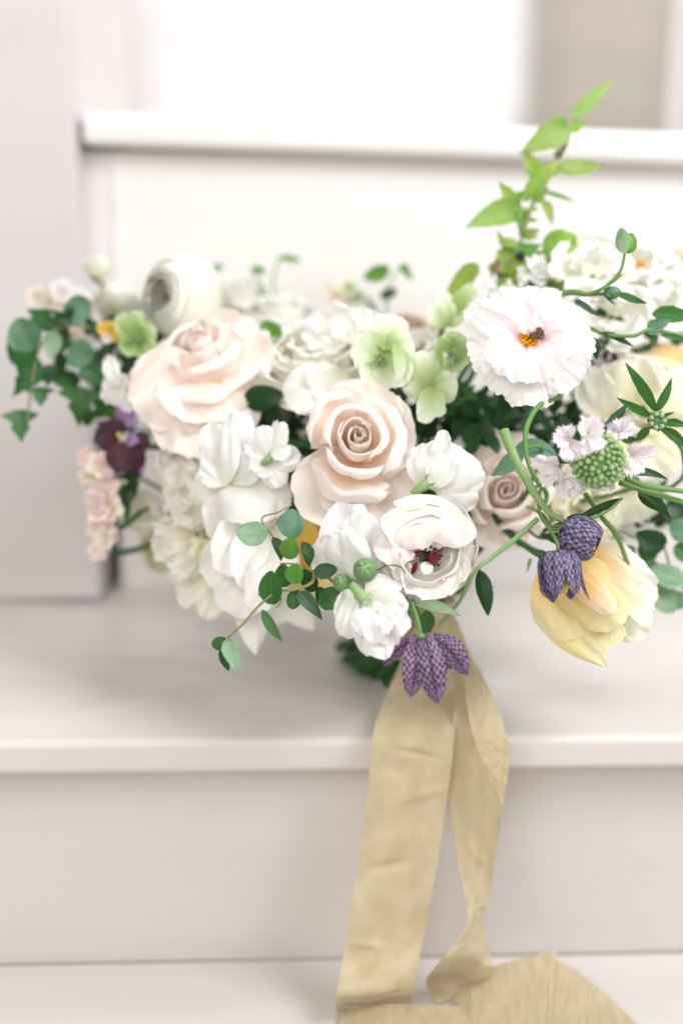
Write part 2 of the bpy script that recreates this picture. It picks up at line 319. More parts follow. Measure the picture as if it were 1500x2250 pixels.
def blade_geo(p0, p1, width, nrm, shape='oval', cup=0.15, bend=0.08, ruf=0.0, rf=3.0, fringe=0.0, fold=0.0, curl=0.0, nu=10, nv=10, seed=None, side_bend=0.0):
    seed = RND.random()*100 if seed is None else seed
    d = p1-p0; Ln = d.length; d = d.normalized(); n = (nrm-d*nrm.dot(d)).normalized(); s = n.cross(d).normalized()
    W = width*0.5; f = SH[shape]; broad = shape in ('fan', 'shell')
    def fn(u, v):
        tip = 1.0
        if broad:
            tip = math.sqrt(max(0.0, 1-0.62*u*u*abs(u)))
            tip += fringe*(noise.noise(Vector((u*7+seed, seed, 0)))+0.6*noise.noise(Vector((u*17+seed, seed, 3))))*v
        vv = v*tip
        hw = W*f(v)*(1+(0.0 if broad else fringe*noise.noise(Vector((v*9+seed, u, 2))))) 
        x = u*hw
        z = bend*4*v*(1-v)*Ln + cup*W*(u*u)*(0.35+0.65*v)*(f(v)) + fold*abs(x)
        z += curl*Ln*max(0, v-0.45)**2*2.2
        if ruf:
            e = (0.25+0.75*abs(u)**1.5)*0.6 + 0.4
            z += ruf*W*v**1.6*e*(0.45*math.sin(rf*u*math.pi*0.6+seed)+1.5*noise.noise(Vector((u*2.2+seed, v*1.8, seed*1.7)))+0.9*noise.noise(Vector((u*5.5+seed, v*2.6, seed*0.7))))
        if broad and ruf: z += 0.16*W*v**3*(0.3+0.7*abs(u))*noise.noise(Vector((u*9+seed, v*4, seed*3.3)))
        z += 0.05*W*noise.noise(Vector((u*1.6+seed, v*2.1, seed)))*2
        return p0+d*(Ln*vv)+s*(x+side_bend*Ln*4*v*(1-v))+n*z
    return grid(fn, nu, nv)
def blade(name, p0, p1, width, nrm, mat, parent, **k):
    vs, fs, uvs = blade_geo(p0, p1, width, nrm, **k)
    return mesh_obj(name, vs, fs, M[mat], parent, uvs)

def px(n, d): return n*d/3125
CAMDIR = vdir(0, 0, 1)

TIE = at(920, 1362, 0.990)
stem_count = [0]
def stem_to_tie(pt, back, parent, r=0.0022, mat='stem_dark', vis=True):
    """a stem from the flower's back through the tying point down to its cut end on the tread"""
    i = stem_count[0]; stem_count[0] += 1
    a = i*2.399; rr = 0.016*math.sqrt((i % 34+0.5)/34)
    t = TIE+Vector((math.cos(a)*rr, math.sin(a)*rr*0.7, 0))
    q = 0.5+0.5*math.cos(a*1.0)*math.sqrt((i % 34+0.5)/34); q2 = RND.random()
    e = at_z(738+120*q, 1425+75*q+34*(q2-0.5), 0.004+0.006*RND.random())
    m1 = pt+back*0.03; hub = TIE+Vector((0, 0.035, 0.11))
    m2 = m1.lerp(hub, 0.62); m3 = TIE+Vector(((m1-TIE).x*0.10, 0.014, 0.05))
    pts = [pt, m1, m2, m3, t, e]
    return tube('stem', pts, r, r*1.45, mat, parent, seg=20, ns=6)

# ------------------------------------------------------------------ ringed flowers (rose, ranunculus, peony)
def frame(facing, roll=0.0):
    z = facing.normalized(); up = vdir(0, 1, 0); x = up.cross(z).normalized(); y = z.cross(x)
    c, s = math.cos(roll), math.sin(roll); return Matrix((x*c+y*s, y*c-x*s, z)).transposed()
def ring_flower(th, C, facing, R, rings, mat, depth=0.8, roll=0.0, spiral=0.0, stretch=(1, 1), tilt=0.3, nu=12, nv=12, name='petal', sag=0.0):
    """rings: (rim radius, rim height, number, half angle, lip, ruffle, belly)"""
    F = frame(facing, roll); ph = RND.random()*6.28
    for ri, (rr, rz, n, ha, lip, ruf, belly) in enumerate(rings):
        for k in range(n):
            ph0 = ph+ri*1.1+k*2*math.pi/n+RND.uniform(-0.12, 0.12)
            sd = RND.random()*100; jr = 1+RND.uniform(-0.04, 0.04)*(1+4*ruf); jz = RND.uniform(-0.04, 0.04)*(1+4*ruf); mt = mat if isinstance(mat, str) else mat[ri % len(mat)]
            lp = lip*RND.uniform(0.7, 1.3)
            b = max(belly, rr*0.9)*jr; r1 = rr*jr; z1 = rz+jz
            pr = [Vector((0.04, -depth)), Vector((b*0.6, -depth*0.86)), Vector((b, -depth*0.35)), Vector(((b+r1)/2+0.01, z1*0.55)), Vector((r1, z1)), Vector((r1+lp*0.7, z1+0.02-lp*0.05)), Vector((r1+lp*1.15, z1-lp*0.45))]
            def fn(u, v):
                tip = 1-0.04*u*u-0.30*abs(u)**4-(0.03+0.06*ruf)*(noise.noise(Vector((u*3+sd, sd, 1)))+0.6*ruf*noise.noise(Vector((u*11+sd, sd, 5))))
                q = catmull(pr, v*tip); r, z = q.x, q.y
                wv = math.sin(math.pi*0.5*min(1, 0.12+v*1.25))*(1-0.10*max(0, v-0.8)*5*abs(u))
                a = u*ha*wv
                r = r+spiral*u*rr
                if lip > 0.1: r += lp*0.35*v**4*(u*u-0.35)*1.2
                if v > 0.35:
                    nn = (math.sin(4.2*u*math.pi*0.7+sd)*0.55+noise.noise(Vector((u*2.6+sd, v*2, sd)))+0.6*noise.noise(Vector((u*7+sd, v*2.5, sd+9))))
                    r += ruf*0.20*nn*(v-0.35)**1.3; z += ruf*0.12*nn*(v-0.35)
                r += 0.018*noise.noise(Vector((u*1.7+sd, v*2, sd)))
                loc = Vector((r*math.cos(ph0+a)*stretch[0], r*math.sin(ph0+a)*stretch[1], z+tilt*0.0))
                return C+F@(loc*R)
            vs, fs, uvs = grid(fn, nu, nv); mesh_obj(name, vs, fs, M[mt], th, uvs)
    return F

def rose(label, px0, py0, d, rad, facing, mat='blush', roll=0.0, outer=1.0, stem=True, st=(1, 1), group='garden roses in the bouquet', nout=3, seed=1):
    C = at(px0, py0, d); R = px(rad, d); th = thing('garden_rose', label, 'rose', C, group); f = vdir(*facing); F = frame(f, roll)
    rs = random.Random(seed)
    radii = [0.045, 0.08, 0.12, 0.165, 0.215, 0.27, 0.335, 0.41, 0.50, 0.60, 0.70, 0.81, 0.93][:10+nout]
    ph = rs.random()*6.28
    for i, rr in enumerate(radii):
        t = rr; ph += 2.20+rs.uniform(-0.35, 0.35)
        gap = (radii[min(i+1, len(radii)-1)]-radii[i]) if i+1 < len(radii) else 0.12
        ha = (1.9-0.95*min(1, t*1.5))*rs.uniform(0.85, 1.15); lip = (0.35*gap if t < 0.34 else gap*1.55)*rs.uniform(0.7, 1.35)
        rz = 0.30-0.06*t-0.50*t**2.6+rs.uniform(-0.03, 0.03); b = rr+gap*(0.8 if t < 0.45 else 0.25); sd = rs.random()*100; wob = 0.03+0.09*t
        pr = [Vector((0.04, -0.85)), Vector((b*0.55, -0.68)), Vector((b*0.96, -0.24)), Vector((b, rz-(0.07 if t < 0.35 else 0.13))), Vector((rr+gap*0.15, rz-0.03)), Vector((rr+gap*0.15+lip*0.5, rz+0.006)), Vector((rr+lip*1.25, rz-lip*0.65))]
        cl = rs.uniform(-0.3, 0.3)
        def fn(u, v):
            tip = 1-0.05*u*u-0.36*abs(u)**4-0.018*noise.noise(Vector((u*3+sd, sd, 1)))-0.012*noise.noise(Vector((u*9+sd, sd, 4)))
            q = catmull(pr, v*tip); r, z = q.x, q.y
            a = u*ha*math.sin(math.pi*0.5*min(1, 0.25+v*1.4))
            r += 0.075*u*rr*(1-0.4*t)
            e = max(0, v-0.5)*2
            r += lip*0.45*e**2*(u*u-0.3); z -= lip*0.6*e**2*u*u                 # edges roll back further than the middle: a soft point
            r += rr*0.035*math.cos(2*(u-cl)*math.pi)*min(1, v*2)                    # flattened, slightly angular wrap
            r += wob*e*(noise.noise(Vector((u*1.9+sd, v*1.5, sd)))+0.35*noise.noise(Vector((u*6+sd, v*3, sd))))
            z += wob*0.7*e*noise.noise(Vector((u*2.3+sd, v, sd+7)))
            return C+F@(Vector((r*math.cos(ph+a)*st[0], r*math.sin(ph+a)*st[1], z))*R)
        vs, fs, uvs = grid(fn, 22, 18); mesh_obj('petal', vs, fs, M[mat], th, uvs)
    if stem: stem_to_tie(C-f*R*0.8, -f, th)
    return th

exec_order = []
# ------------------------------------------------------------------ setting
def box_geo(x0, x1, y0, y1, z0, z1):
    vs = [Vector(p) for p in ((x0, y0, z0), (x1, y0, z0), (x1, y1, z0), (x0, y1, z0), (x0, y0, z1), (x1, y0, z1), (x1, y1, z1), (x0, y1, z1))]
    return vs, [(0, 3, 2, 1), (4, 5, 6, 7), (0, 1, 5, 4), (1, 2, 6, 5), (2, 3, 7, 6), (3, 0, 4, 7)]
YAW = math.radians(3.6)
def struct(name, x0, x1, y0, y1, z0, z1, mat, bev=0.0, yaw=YAW, tiltx=0.0, parent=None):
    vs, fs = box_geo(x0, x1, y0, y1, z0, z1)
    o = mesh_obj(name, vs, fs, M[mat], parent, None, smooth=False)
    if parent is None:
        o.rotation_euler = (0, tiltx, yaw); o['kind'] = 'structure'
    if bev:
        b = o.modifiers.new('bevel', 'BEVEL'); b.width = bev; b.segments = 4; b.limit_method = 'NONE'
        for p in o.data.polygons: p.use_smooth = True
        wn = o.modifiers.new('wn', 'WEIGHTED_NORMAL')
    return o
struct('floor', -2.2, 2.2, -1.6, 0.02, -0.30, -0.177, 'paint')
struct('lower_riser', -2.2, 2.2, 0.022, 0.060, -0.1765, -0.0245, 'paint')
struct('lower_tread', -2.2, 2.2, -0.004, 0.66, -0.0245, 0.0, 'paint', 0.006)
GX = at_y(263, 1250, 0.315).x+0.021; GT = at_y(203, 300, 0.29).x+0.003
struct('upper_riser', GX, 2.2, 0.330, 0.36, 0.0006, 0.372, 'paint_wall')
struct('recess_wall', -0.6, 0.0, 0.45, 0.47, 0.0006, 0.36, 'paint_wall')
struct('added_recess_filler', -0.6, GX-0.0005, 0.332, 0.358, 0.135, 0.372, 'paint_wall')  # added filler: closes the gap higher up so only the low slot turns dark
struct('added_recess_side', GX+0.0005, GX+0.02, 0.3605, 0.4495, 0.0006, 0.36, 'paint_wall')  # added behind the riser to keep light out of the slot beside the post
struct('upper_tread', GT, 2.2, 0.306, 0.90, 0.3725, 0.398, 'paint_wall', 0.008, tiltx=math.radians(0.9))
struct('wall_back_left', -2.2, 0.200, 0.905, 0.95, 0.2, 2.6, 'paint_wall')
struct('wall_back_right', 0.10, 0.620, 1.10, 1.15, 0.3, 2.6, 'beige')
def cyl(u, v):
    a = math.pi*0.5*(1-(u*0.5+0.5)); R = 0.10; return Vector((0.1995+R*math.cos(a), 0.905+R-R*math.sin(a), 0.35+v*2.2))
vs, fs, uvs = grid(cyl, 20, 1); o = mesh_obj('wall_rounded_end', vs, fs, M['paint_wall'], None, uvs); o['kind'] = 'structure'; o.rotation_euler = (0, 0, YAW)
def cur(u, v):
    x = 0.575+u*0.20; return Vector((x, 0.86+0.018*math.sin(x*90)+0.006*math.sin(x*231), 0.40+v*2.1))
vs, fs, uvs = grid(cur, 90, 2)
co = mesh_obj('curtain', vs, fs, M['curtain'], None, uvs); co['label'] = 'pale grey curtain hanging beside the beige wall at the top step'; co['category'] = 'curtain'
# post on the left, with a base plinth
pt = thing('stair_post', 'broad white painted post standing at the back of the lower step beside the ivy', 'post', (-0.30, 0.30, 0.0))
pl = at_y(222, 1300, 0.277).x; 
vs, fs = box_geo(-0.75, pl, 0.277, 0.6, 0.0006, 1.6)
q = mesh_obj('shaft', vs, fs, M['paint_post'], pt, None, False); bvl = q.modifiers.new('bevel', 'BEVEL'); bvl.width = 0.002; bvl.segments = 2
pt.rotation_euler = (0, math.radians(-1.8), 0)

# ------------------------------------------------------------------ ribbon
def ribbon(name, rows, parent, nu=10, nv=60, wave=0.0, seed=1.0, thick=0.0003):
    Lp = [r[0] for r in rows]; Rp = [r[1] for r in rows]
    def fn(u, v):
        a, b = catmull(Lp, v), catmull(Rp, v); t = u*0.5+0.5; p = a.lerp(b, t)
        cr = 0.0
        for q in range(7):
            c0 = 0.12+0.13*q+0.03*math.sin(q*5.1+seed); sl = 0.05*math.sin(q*2.3+seed)
            cr += 0.9*math.exp(-((v-c0-sl*(t-0.5))/0.008)**2)*math.exp(-((t-0.5-0.25*math.sin(q*1.7+seed))/0.22)**2)*(1 if q % 2 else -1)
        if abs(u) > 0.99: p = p+(b-a).normalized()*0.0007*(noise.noise(Vector((v*120, seed, u)))+0.7*noise.noise(Vector((v*330, seed, u))))
        return p + CAMDIR*wave*(cr+noise.noise(Vector((t*1.8+seed, v*9, seed)))+0.5*noise.noise(Vector((t*4, v*22+seed, seed*2)))+0.4*math.sin(t*9+v*6+seed))
    vs, fs, uvs = grid(fn, nu, nv)
    return mesh_obj(name, vs, fs, M['silk'], parent, uvs)
rib = thing('silk_ribbon', 'frayed antique gold silk ribbon tied round the stems and trailing over the step', 'ribbon', TIE)
Y = at_y
FZ = -0.1745
rows1 = [(at(925, 1340, 0.955), at(985, 1330, 0.955)), (at(890, 1430, 0.955), at(1000, 1420, 0.955)), (Y(852, 1520, 0.035), Y(1000, 1520, 0.035)), (Y(822, 1600, -0.016), Y(998, 1600, -0.012)),
         (Y(812, 1700, -0.026), Y(990, 1690, -0.022)), (Y(795, 1840, -0.030), Y(972, 1820, -0.026)), (Y(772, 1980, -0.036), Y(948, 1965, -0.032)), (Y(752, 2110, -0.046), Y(925, 2090, -0.04)),
         (Y(740, 2185, -0.065), Y(910, 2170, -0.055)), (at_z(738, 2215, FZ), at_z(902, 2205, FZ))]
ribbon('ribbon_tail', rows1, rib, nu=24, nv=200, wave=0.0024, seed=3.1)
rows1b = [(at_z(738, 2216, FZ+0.0012), at_z(760, 2300, FZ+0.0012)), (at_z(780, 2214, FZ+0.004), at_z(800, 2310, FZ+0.003)), (at_z(860, 2206, FZ+0.010), at_z(870, 2300, FZ+0.008)), (at_z(960, 2208, FZ+0.010), at_z(950, 2300, FZ+0.008)), (at_z(1060, 2216, FZ+0.006), at_z(1040, 2310, FZ+0.003))]
ribbon('ribbon_tail', rows1b, rib, nu=10, nv=30, wave=0.0008, seed=5.2)
rows2 = [(at(940, 1345, 0.962), at(990, 1330, 0.962)), (at(985, 1420, 0.962), at(1035, 1440, 0.962)), (Y(1000, 1500, 0.035), Y(1070, 1520, 0.035)), (Y(996, 1570, -0.004), Y(1098, 1590, -0.010)), (Y(994, 1640, -0.012), Y(1088, 1670, -0.020)),
         (Y(988, 1740, -0.016), Y(1092, 1750, -0.03)), (Y(1000, 1850, -0.022), Y(1092, 1850, -0.03)), (Y(1015, 1940, -0.03), Y(1076, 1950, -0.03)), (Y(1026, 1990, -0.036), Y(1066, 1995, -0.032)), (Y(1026, 2025, -0.046), Y(1058, 2030, -0.030)),
         (Y(1000, 2070, -0.066), Y(1066, 2060, -0.030)), (Y(965, 2112, -0.078), Y(1076, 2095, -0.035)), (at_z(935, 2160, FZ+0.004), Y(1082, 2130, -0.045)), (at_z(960, 2205, FZ), at_z(1070, 2165, FZ+0.004))]
ribbon('ribbon_tail', rows2, rib, nu=20, nv=200, wave=0.0012, seed=7.7)
# outer strand that folds back over the edge of the second tail
rows3 = [(Y(1012, 1450, 0.04), Y(1048, 1462, 0.035)), (Y(1022, 1530, 0.0), Y(1078, 1520, -0.004)), (Y(1034, 1600, -0.024), Y(1108, 1598, -0.026)), (Y(1050, 1650, -0.031), Y(1117, 1650, -0.032)), (Y(1076, 1710, -0.034), Y(1113, 1715, -0.034)), (Y(1094, 1770, -0.034), Y(1104, 1775, -0.034)), (Y(1090, 1850, -0.032), Y(1093, 1852, -0.032))]
ribbon('ribbon_fold', rows3, rib, nu=8, nv=40, wave=0.0007, seed=1.7)
rows4 = [(at_z(1000, 2190, FZ+0.006), at_z(1030, 2330, FZ+0.001)), (at_z(1030, 2150, FZ+0.014), at_z(1060, 2320, FZ+0.002)), (at_z(1100, 2118, FZ+0.020), at_z(1130, 2300, FZ+0.002)), (at_z(1170, 2100, FZ+0.024), at_z(1180, 2300, FZ+0.002)), (at_z(1222, 2085, FZ+0.026), at_z(1205, 2300, FZ+0.002))]
ribbon('ribbon_tail', rows4, rib, nu=24, nv=60, wave=0.0020, seed=9.1)
rows5 = [(at_z(1200, 2100, FZ+0.0200), at_z(1180, 2301, FZ+0.0008)), (at_z(1262, 2130, FZ+0.016), at_z(1230, 2310, FZ+0.001)), (at_z(1325, 2180, FZ+0.008), at_z(1290, 2320, FZ+0.001)), (at_z(1410, 2262, FZ+0.002), at_z(1370, 2330, FZ+0.0005))]
ribbon('ribbon_tail', rows5, rib, nu=20, nv=50, wave=0.0020, seed=4.4)
def band(u, v):
    a = math.pi*u; z = -0.024+0.040*v; r = 0.0205+0.001*math.sin(7*a+v*5)
    return TIE+Vector((r*math.cos(a)-0.012*(0.6-v)*1.0, r*0.8*math.sin(a), z))
vs, fs, uvs = grid(band, 36, 6); mesh_obj('ribbon_band', vs, fs, M['silk'], rib, uvs)

# ------------------------------------------------------------------ helpers for drawn flowers
def petals(th, d, rows, mat, name='petal', shape='shell', nu=12, nv=10):
    """rows: (bx,by, tx,ty, width, dz base mm, dz tip mm, cup, bend, ruffle, tilt side, [opts])  negative dz = nearer the camera"""
    out = []
    for r in rows:
        bx, by, tx, ty, wd, z0, z1, cup, bend, ruf, tl = r[:11]; o = r[11] if len(r) > 11 else {}
        p0, p1 = at(bx, by, d+z0/1000), at(tx, ty, d+z1/1000)
        n = CAMDIR.copy(); s = n.cross((p1-p0).normalized()); n = (n+s*tl).normalized()
        if o.get('shape', shape) == 'shell': cup, bend, ruf = cup*0.62, bend*0.7, ruf*1.9+0.04
        k = dict(shape=shape, cup=cup, bend=bend, ruf=ruf, nu=nu+6, nv=nv+4, fringe=0.035 if o.get('shape', shape) == 'shell' else 0.0); k.update({a: b for a, b in o.items() if a not in ('mat', 'name')})
        out.append(blade(o.get('name', name), p0, p1, px(wd, d), n, o.get('mat', mat), th, **k))
    return out
def leaves(th, d, rows, mat, shape='oval', stalk=True, name='leaf'):
    """rows: (bx,by,tx,ty,width, dz0, dz1, tilt, mat or None, shape or None)"""
    for r in rows:
        bx, by, tx, ty, wd = r[:5]; z0 = r[5] if len(r) > 5 else 0; z1 = r[6] if len(r) > 6 else 0; tl = r[7] if len(r) > 7 else RND.uniform(-0.4, 0.4)
        mt = r[8] if len(r) > 8 and r[8] else mat; sp = r[9] if len(r) > 9 and r[9] else shape
        p0, p1 = at(bx, by, d+z0/1000), at(tx, ty, d+z1/1000)
        n = CAMDIR.copy(); s = n.cross((p1-p0).normalized()); n = (n+s*tl).normalized()
        blade(name, p0, p1, px(wd, d), n, mt, th, shape=sp, cup=RND.uniform(0.02, 0.2), bend=RND.uniform(-0.08, 0.10), fold=RND.uniform(0.05, 0.35), ruf=0.12, fringe=0.10, curl=RND.uniform(-0.25, 0.25), side_bend=RND.uniform(-0.05, 0.05), nu=10, nv=14)
def stem_px(name, th, pts, r0, r1, mat):
    return tube(name, [at(x, y, d) for x, y, d in pts], r0, r1, mat, th, seg=8*(len(pts)-1), ns=8)
def stamens(th, C, f, R, n, mat, tipmat=None, spread=0.8, length=1.0, thick=0.0004, name='stamen', tip=1.6):
    F = frame(f)
    for i in range(n):
        a = i*2.399; q = math.sqrt((i+0.5)/n)*spread
        dirv = F @ Vector((math.cos(a)*q, math.sin(a)*q, 1.0)).normalized()
        e = C+dirv*R*length*RND.uniform(0.85, 1.1)
        g = tube_geo([C, C.lerp(e, 0.5)+F@Vector((math.cos(a), math.sin(a), 0))*R*0.06, e], thick, thick, seg=4, ns=5)
        b = ball_geo(e, thick*tip*1.5, dirv, 1.5, 6, 4)
        if tipmat and tipmat != mat:
            mesh_obj(name, *g[:2], M[mat], th, g[2]); mesh_obj('anther', *b[:2], M[tipmat], th, b[2])
        else:
            mg = merge(g, b); mesh_obj(name, *mg[:2], M[mat], th, mg[2])

def sweet_pea(label, c, d, rows, mat='snow', calyx=None, group='white sweet peas', stem=True, cat='sweet pea', oname='sweet_pea'):
    C = at(c[0], c[1], d); th = thing(oname, label, cat, C, group)
    petals(th, d, rows, mat, nu=16, nv=14)
    if calyx:
        (ax, ay, bx, by, wd) = calyx
        a, b = at(ax, ay, d-0.003), at(bx, by, d-0.004)
        g = []
        dr = (b-a).normalized()
        vs, fs, uvs = tube_geo([a, a.lerp(b, .3), a.lerp(b, .7), b], px(wd*0.28, d), px(wd*0.5, d), seg=8, ns=10); mesh_obj('calyx', vs, fs, M['stem_pale'], th, uvs)
        for k in range(5):
            an = k*1.257; o = (dr.orthogonal().normalized()*math.cos(an)+dr.cross(dr.orthogonal().normalized())*math.sin(an))
            p0 = b+o*px(wd*0.4, d); blade('calyx_tooth', p0, p0+dr*px(wd*0.7, d)+o*px(wd*0.45, d), px(wd*0.4, d), o, 'stem_pale', th, shape='point', nu=4, nv=5)
    if stem: stem_to_tie(C+vdir(0, 0, -1)*0.01, vdir(0.0, -0.1, -1), th, 0.0014)
    return th

# ================================================================== FLOWERS
# central rose
th = rose('cream blush rose, fully open with peach heart, at the middle of the bouquet', 785, 962, 0.900, 116, (0.03, 0.20, 1), roll=0.4, seed=21, st=(0.97, 1.06))
petals(th, 0.905, [
 (800, 1040, 645, 1095, 180, 24, 2, 0.35, 0.05, 0.05, 0.2),
 (810, 1040, 775, 1150, 230, 26, 6, 0.3, 0.05, 0.06, 0.0),
 (830, 1020, 885, 1125, 160, 26, 8, 0.35, 0.05, 0.06, -0.2),
 (800, 960, 910, 965, 190, 26, 10, 0.4, 0.05, 0.06, 0.1),
 (780, 940, 700, 880, 150, 16, 12, 0.4, 0.05, 0.06, 0.0),
 (790, 930, 820, 842, 170, 16, 12, 0.4, 0.05, 0.06, 0.0)], 'blush_out')
# rose on the left, facing up and away so that its petals sweep in crescents
th = rose('large blush rose tilted upwards, below the white ranunculus with the open whorl', 445, 775, 0.975, 150, (-0.22, 0.66, 0.70), roll=1.2, seed=11, nout=3)
petals(th, 0.965, [
 (450, 800, 300, 905, 190, 6, -8, 0.45, 0.0, 0.10, 0.3), (455, 830, 395, 1000, 190, 4, -8, 0.35, 0.05, 0.10, -0.1), (440, 800, 292, 850, 130, 8, -4, 0.4, 0.0, 0.10, 0.2),
 (470, 830, 500, 975, 180, 4, -6, 0.35, 0.06, 0.12, 0.1), (490, 800, 582, 850, 190, 8, 0, 0.35, 0.08, 0.12, 0.1), (480, 790, 560, 715, 170, 18, 14, 0.35, 0.08, 0.12, 0.0), (450, 840, 440, 930, 190, -2, -14, 0.4, 0.05, 0.10, 0.0)], 'blush_out')
# rose behind the sweet pea at the right
th = rose('smaller blush rose half hidden behind the white sweet pea and the curved stems', 1112, 1080, 0.940, 96, (-0.05, 0.25, 1), mat='blush', roll=2.2, st=(0.9, 1.12), seed=8)
petals(th, 0.95, [
 (1090, 1040, 1010, 960, 140, 10, 8, 0.3, 0.0, 0.08, 0.1, {'mat': 'blush_out'}),
 (1110, 1110, 1180, 1180, 120, 4, -4, 0.3, 0.0, 0.1, 0.1), (1100, 1120, 1090, 1210, 140, 4, -4, 0.3, 0.0, 0.1, 0.0),
 (1120, 1060, 1190, 1060, 150, 6, 4, 0.3, 0.0, 0.1, 0.0), (1120, 1040, 1110, 950, 150, 10, 8, 0.3, 0.0, 0.1, 0.0)], 'blush_out')
th = rose('dusty taupe rose standing out of focus behind the peony, at the back rim', 893, 722, 1.045, 72, (0.1, 0.75, 0.6), mat='taupe', roll=0.2, st=(1.25, 1))

# ---- ranunculus
def ranunculus(label, x, y, d, rad, facing, mat='ran', rings=None, roll=0.0, st=(1, 1), depth=0.9):
    C = at(x, y, d); R = px(rad, d); th = thing('ranunculus', label, 'ranunculus', C, 'ranunculus flowers'); f = vdir(*facing)
    rings = rings or [(0.34, 0.05, 4, 1.2, 0.0, 0.08, 0.5), (0.46, 0.22, 5, 1.0, 0.0, 0.10, 0.62), (0.58, 0.32, 5, 1.0, 0.0, 0.10, 0.72), (0.70, 0.34, 6, 0.9, 0.0, 0.12, 0.82), (0.80, 0.30, 6, 0.9, 0.0, 0.12, 0.90), (0.88, 0.20, 6, 0.9, 0.01, 0.12, 0.97), (0.96, 0.05, 6, 0.9, 0.02, 0.12, 1.0)]
    ring_flower(th, C, f, R, rings, mat, depth=depth, roll=roll, spiral=0.04, stretch=st)
    stem_to_tie(C-f*R*0.8, -f, th); return th, C, f, R
th, C, f, R = ranunculus('round pinkish white ranunculus with dark wine heart, low at the front', 936, 1206, 0.874, 114, (0.06, -0.10, 1),
    rings=[(0.30, 0.16, 3, 1.2, 0.0, 0.2, 0.50), (0.44, 0.36, 3, 1.25, 0.02, 0.25, 0.74), (0.56, 0.44, 4, 1.15, 0.03, 0.25, 0.90), (0.70, 0.38, 4, 1.1, 0.03, 0.25, 0.98), (0.85, 0.20, 5, 0.95, 0.02, 0.25, 1.01), (0.97, -0.05, 5, 0.9, 0.02, 0.25, 1.02)])
petals(th, 0.862, [(945, 1225, 905, 1308, 110, 12, -1, 0.5, -0.06, 0.1, 0.1), (948, 1225, 965, 1315, 120, 12, -1, 0.5, -0.06, 0.1, -0.1), (950, 1222, 1024, 1270, 110, 12, 0, 0.5, -0.06, 0.1, -0.1), (940, 1222, 862, 1262, 100, 12, 0, 0.5, -0.06, 0.1, 0.1)], 'ran_inner')
petals(th, 0.8575, [(915, 1108, 918, 1208, 170, 9, 0, 0.15, 0.16, 0.15, 0.1, {'fringe': 0.05}), (1000, 1122, 968, 1195, 130, 9, 1, 0.15, 0.14, 0.15, -0.2, {'fringe': 0.05}), (850, 1160, 900, 1235, 120, 10, 2, 0.15, 0.14, 0.15, 0.3, {'fringe': 0.05})], 'ran')
cc = at(944, 1222, 0.866)
g = ball_geo(cc, px(18, .868), f, 0.9, 12, 8); mesh_obj('carpel', g[0], g[1], M['black'], th, g[2])
stamens(th, cc-f*0.002, f, px(34, .868), 26, 'yellow', 'black', 1.0, 1.0, 0.00035)
petals(th, 0.858, [(934, 1234, 938, 1262, 30, 2, -1, 0.5, 0.1, 0.05, 0.2, {'mat': 'snow', 'name': 'petaloid'}), (958, 1205, 948, 1240, 22, 2, 0, 0.3, 0.1, 0.05, 0.2, {'mat': 'wine', 'name': 'petaloid'}), (905, 1222, 925, 1212, 14, 2, 2, 0.3, 0.1, 0.05, 0.2, {'mat': 'wine', 'name': 'petaloid'}), (905, 1262, 915, 1235, 12, 2, 0, 0.3, 0.1, 0.05, 0.2, {'mat': 'wine', 'name': 'petaloid'})], 'ran')

th, C, f, R = ranunculus('greenish white ranunculus turned aside, its whorl open towards the ivy, topmost of the roses', 385, 658, 1.01, 92, (-0.55, 0.05, 0.80), mat='ran_green', st=(1.0, 1.12), depth=1.15,
    rings=[(0.07, 0.20, 3, 1.6, 0, 0.04, 0.2), (0.13, 0.28, 3, 1.4, 0, 0.05, 0.3), (0.20, 0.36, 4, 1.3, 0.01, 0.08, 0.42), (0.28, 0.43, 4, 1.3, 0.02, 0.10, 0.55), (0.37, 0.48, 4, 1.2, 0.02, 0.12, 0.68), (0.47, 0.49, 5, 1.1, 0.02, 0.12, 0.80), (0.59, 0.45, 5, 1.1, 0.02, 0.14, 0.9), (0.73, 0.35, 5, 1.1, 0.02, 0.15, 0.98), (0.89, 0.14, 5, 1.0, 0.02, 0.15, 1.03)])
th, C, f, R = ranunculus('small smooth white ranunculus seen from behind, between ivy and the open whorl', 262, 665, 1.06, 50, (0.1, 0.6, -0.5), mat='white', st=(1, 1.1))

# ---- white peony at the top centre
def peony(label, x, y, d, rad, facing, mat, rings, roll=0.0, st=(1, 1), name='peony', cat='peony', group='white and cream peonies', depth=0.7, nu=14, nv=11, stem=True):
    C = at(x, y, d); R = px(rad, d); th = thing(name, label, cat, C, group); f = vdir(*facing)
    ring_flower(th, C, f, R, rings, mat, depth=depth, roll=roll, spiral=0.03, stretch=st, nu=nu, nv=nv)
    if stem: stem_to_tie(C-f*R*depth*0.9, -f, th)
    return th, C, f, R
th, C, f, R = peony('full ruffled white peony between the green hellebores and the large blush rose', 700, 785, 0.975, 125, (-0.1, 0.72, 0.66), 'cream',
    [(0.12, 0.3, 3, 1.5, 0.02, 0.5, 0.2), (0.25, 0.34, 5, 1.0, 0.03, 0.6, 0.3), (0.40, 0.32, 6, 0.8, 0.04, 0.6, 0.45), (0.56, 0.26, 6, 0.8, 0.06, 0.6, 0.6), (0.72, 0.14, 7, 0.75, 0.06, 0.5, 0.75), (0.88, -0.02, 6, 0.9, 0.06, 0.4, 0.9), (1.0, -0.2, 6, 0.9, 0.1, 0.35, 1.0)], st=(1.15, 1.0))
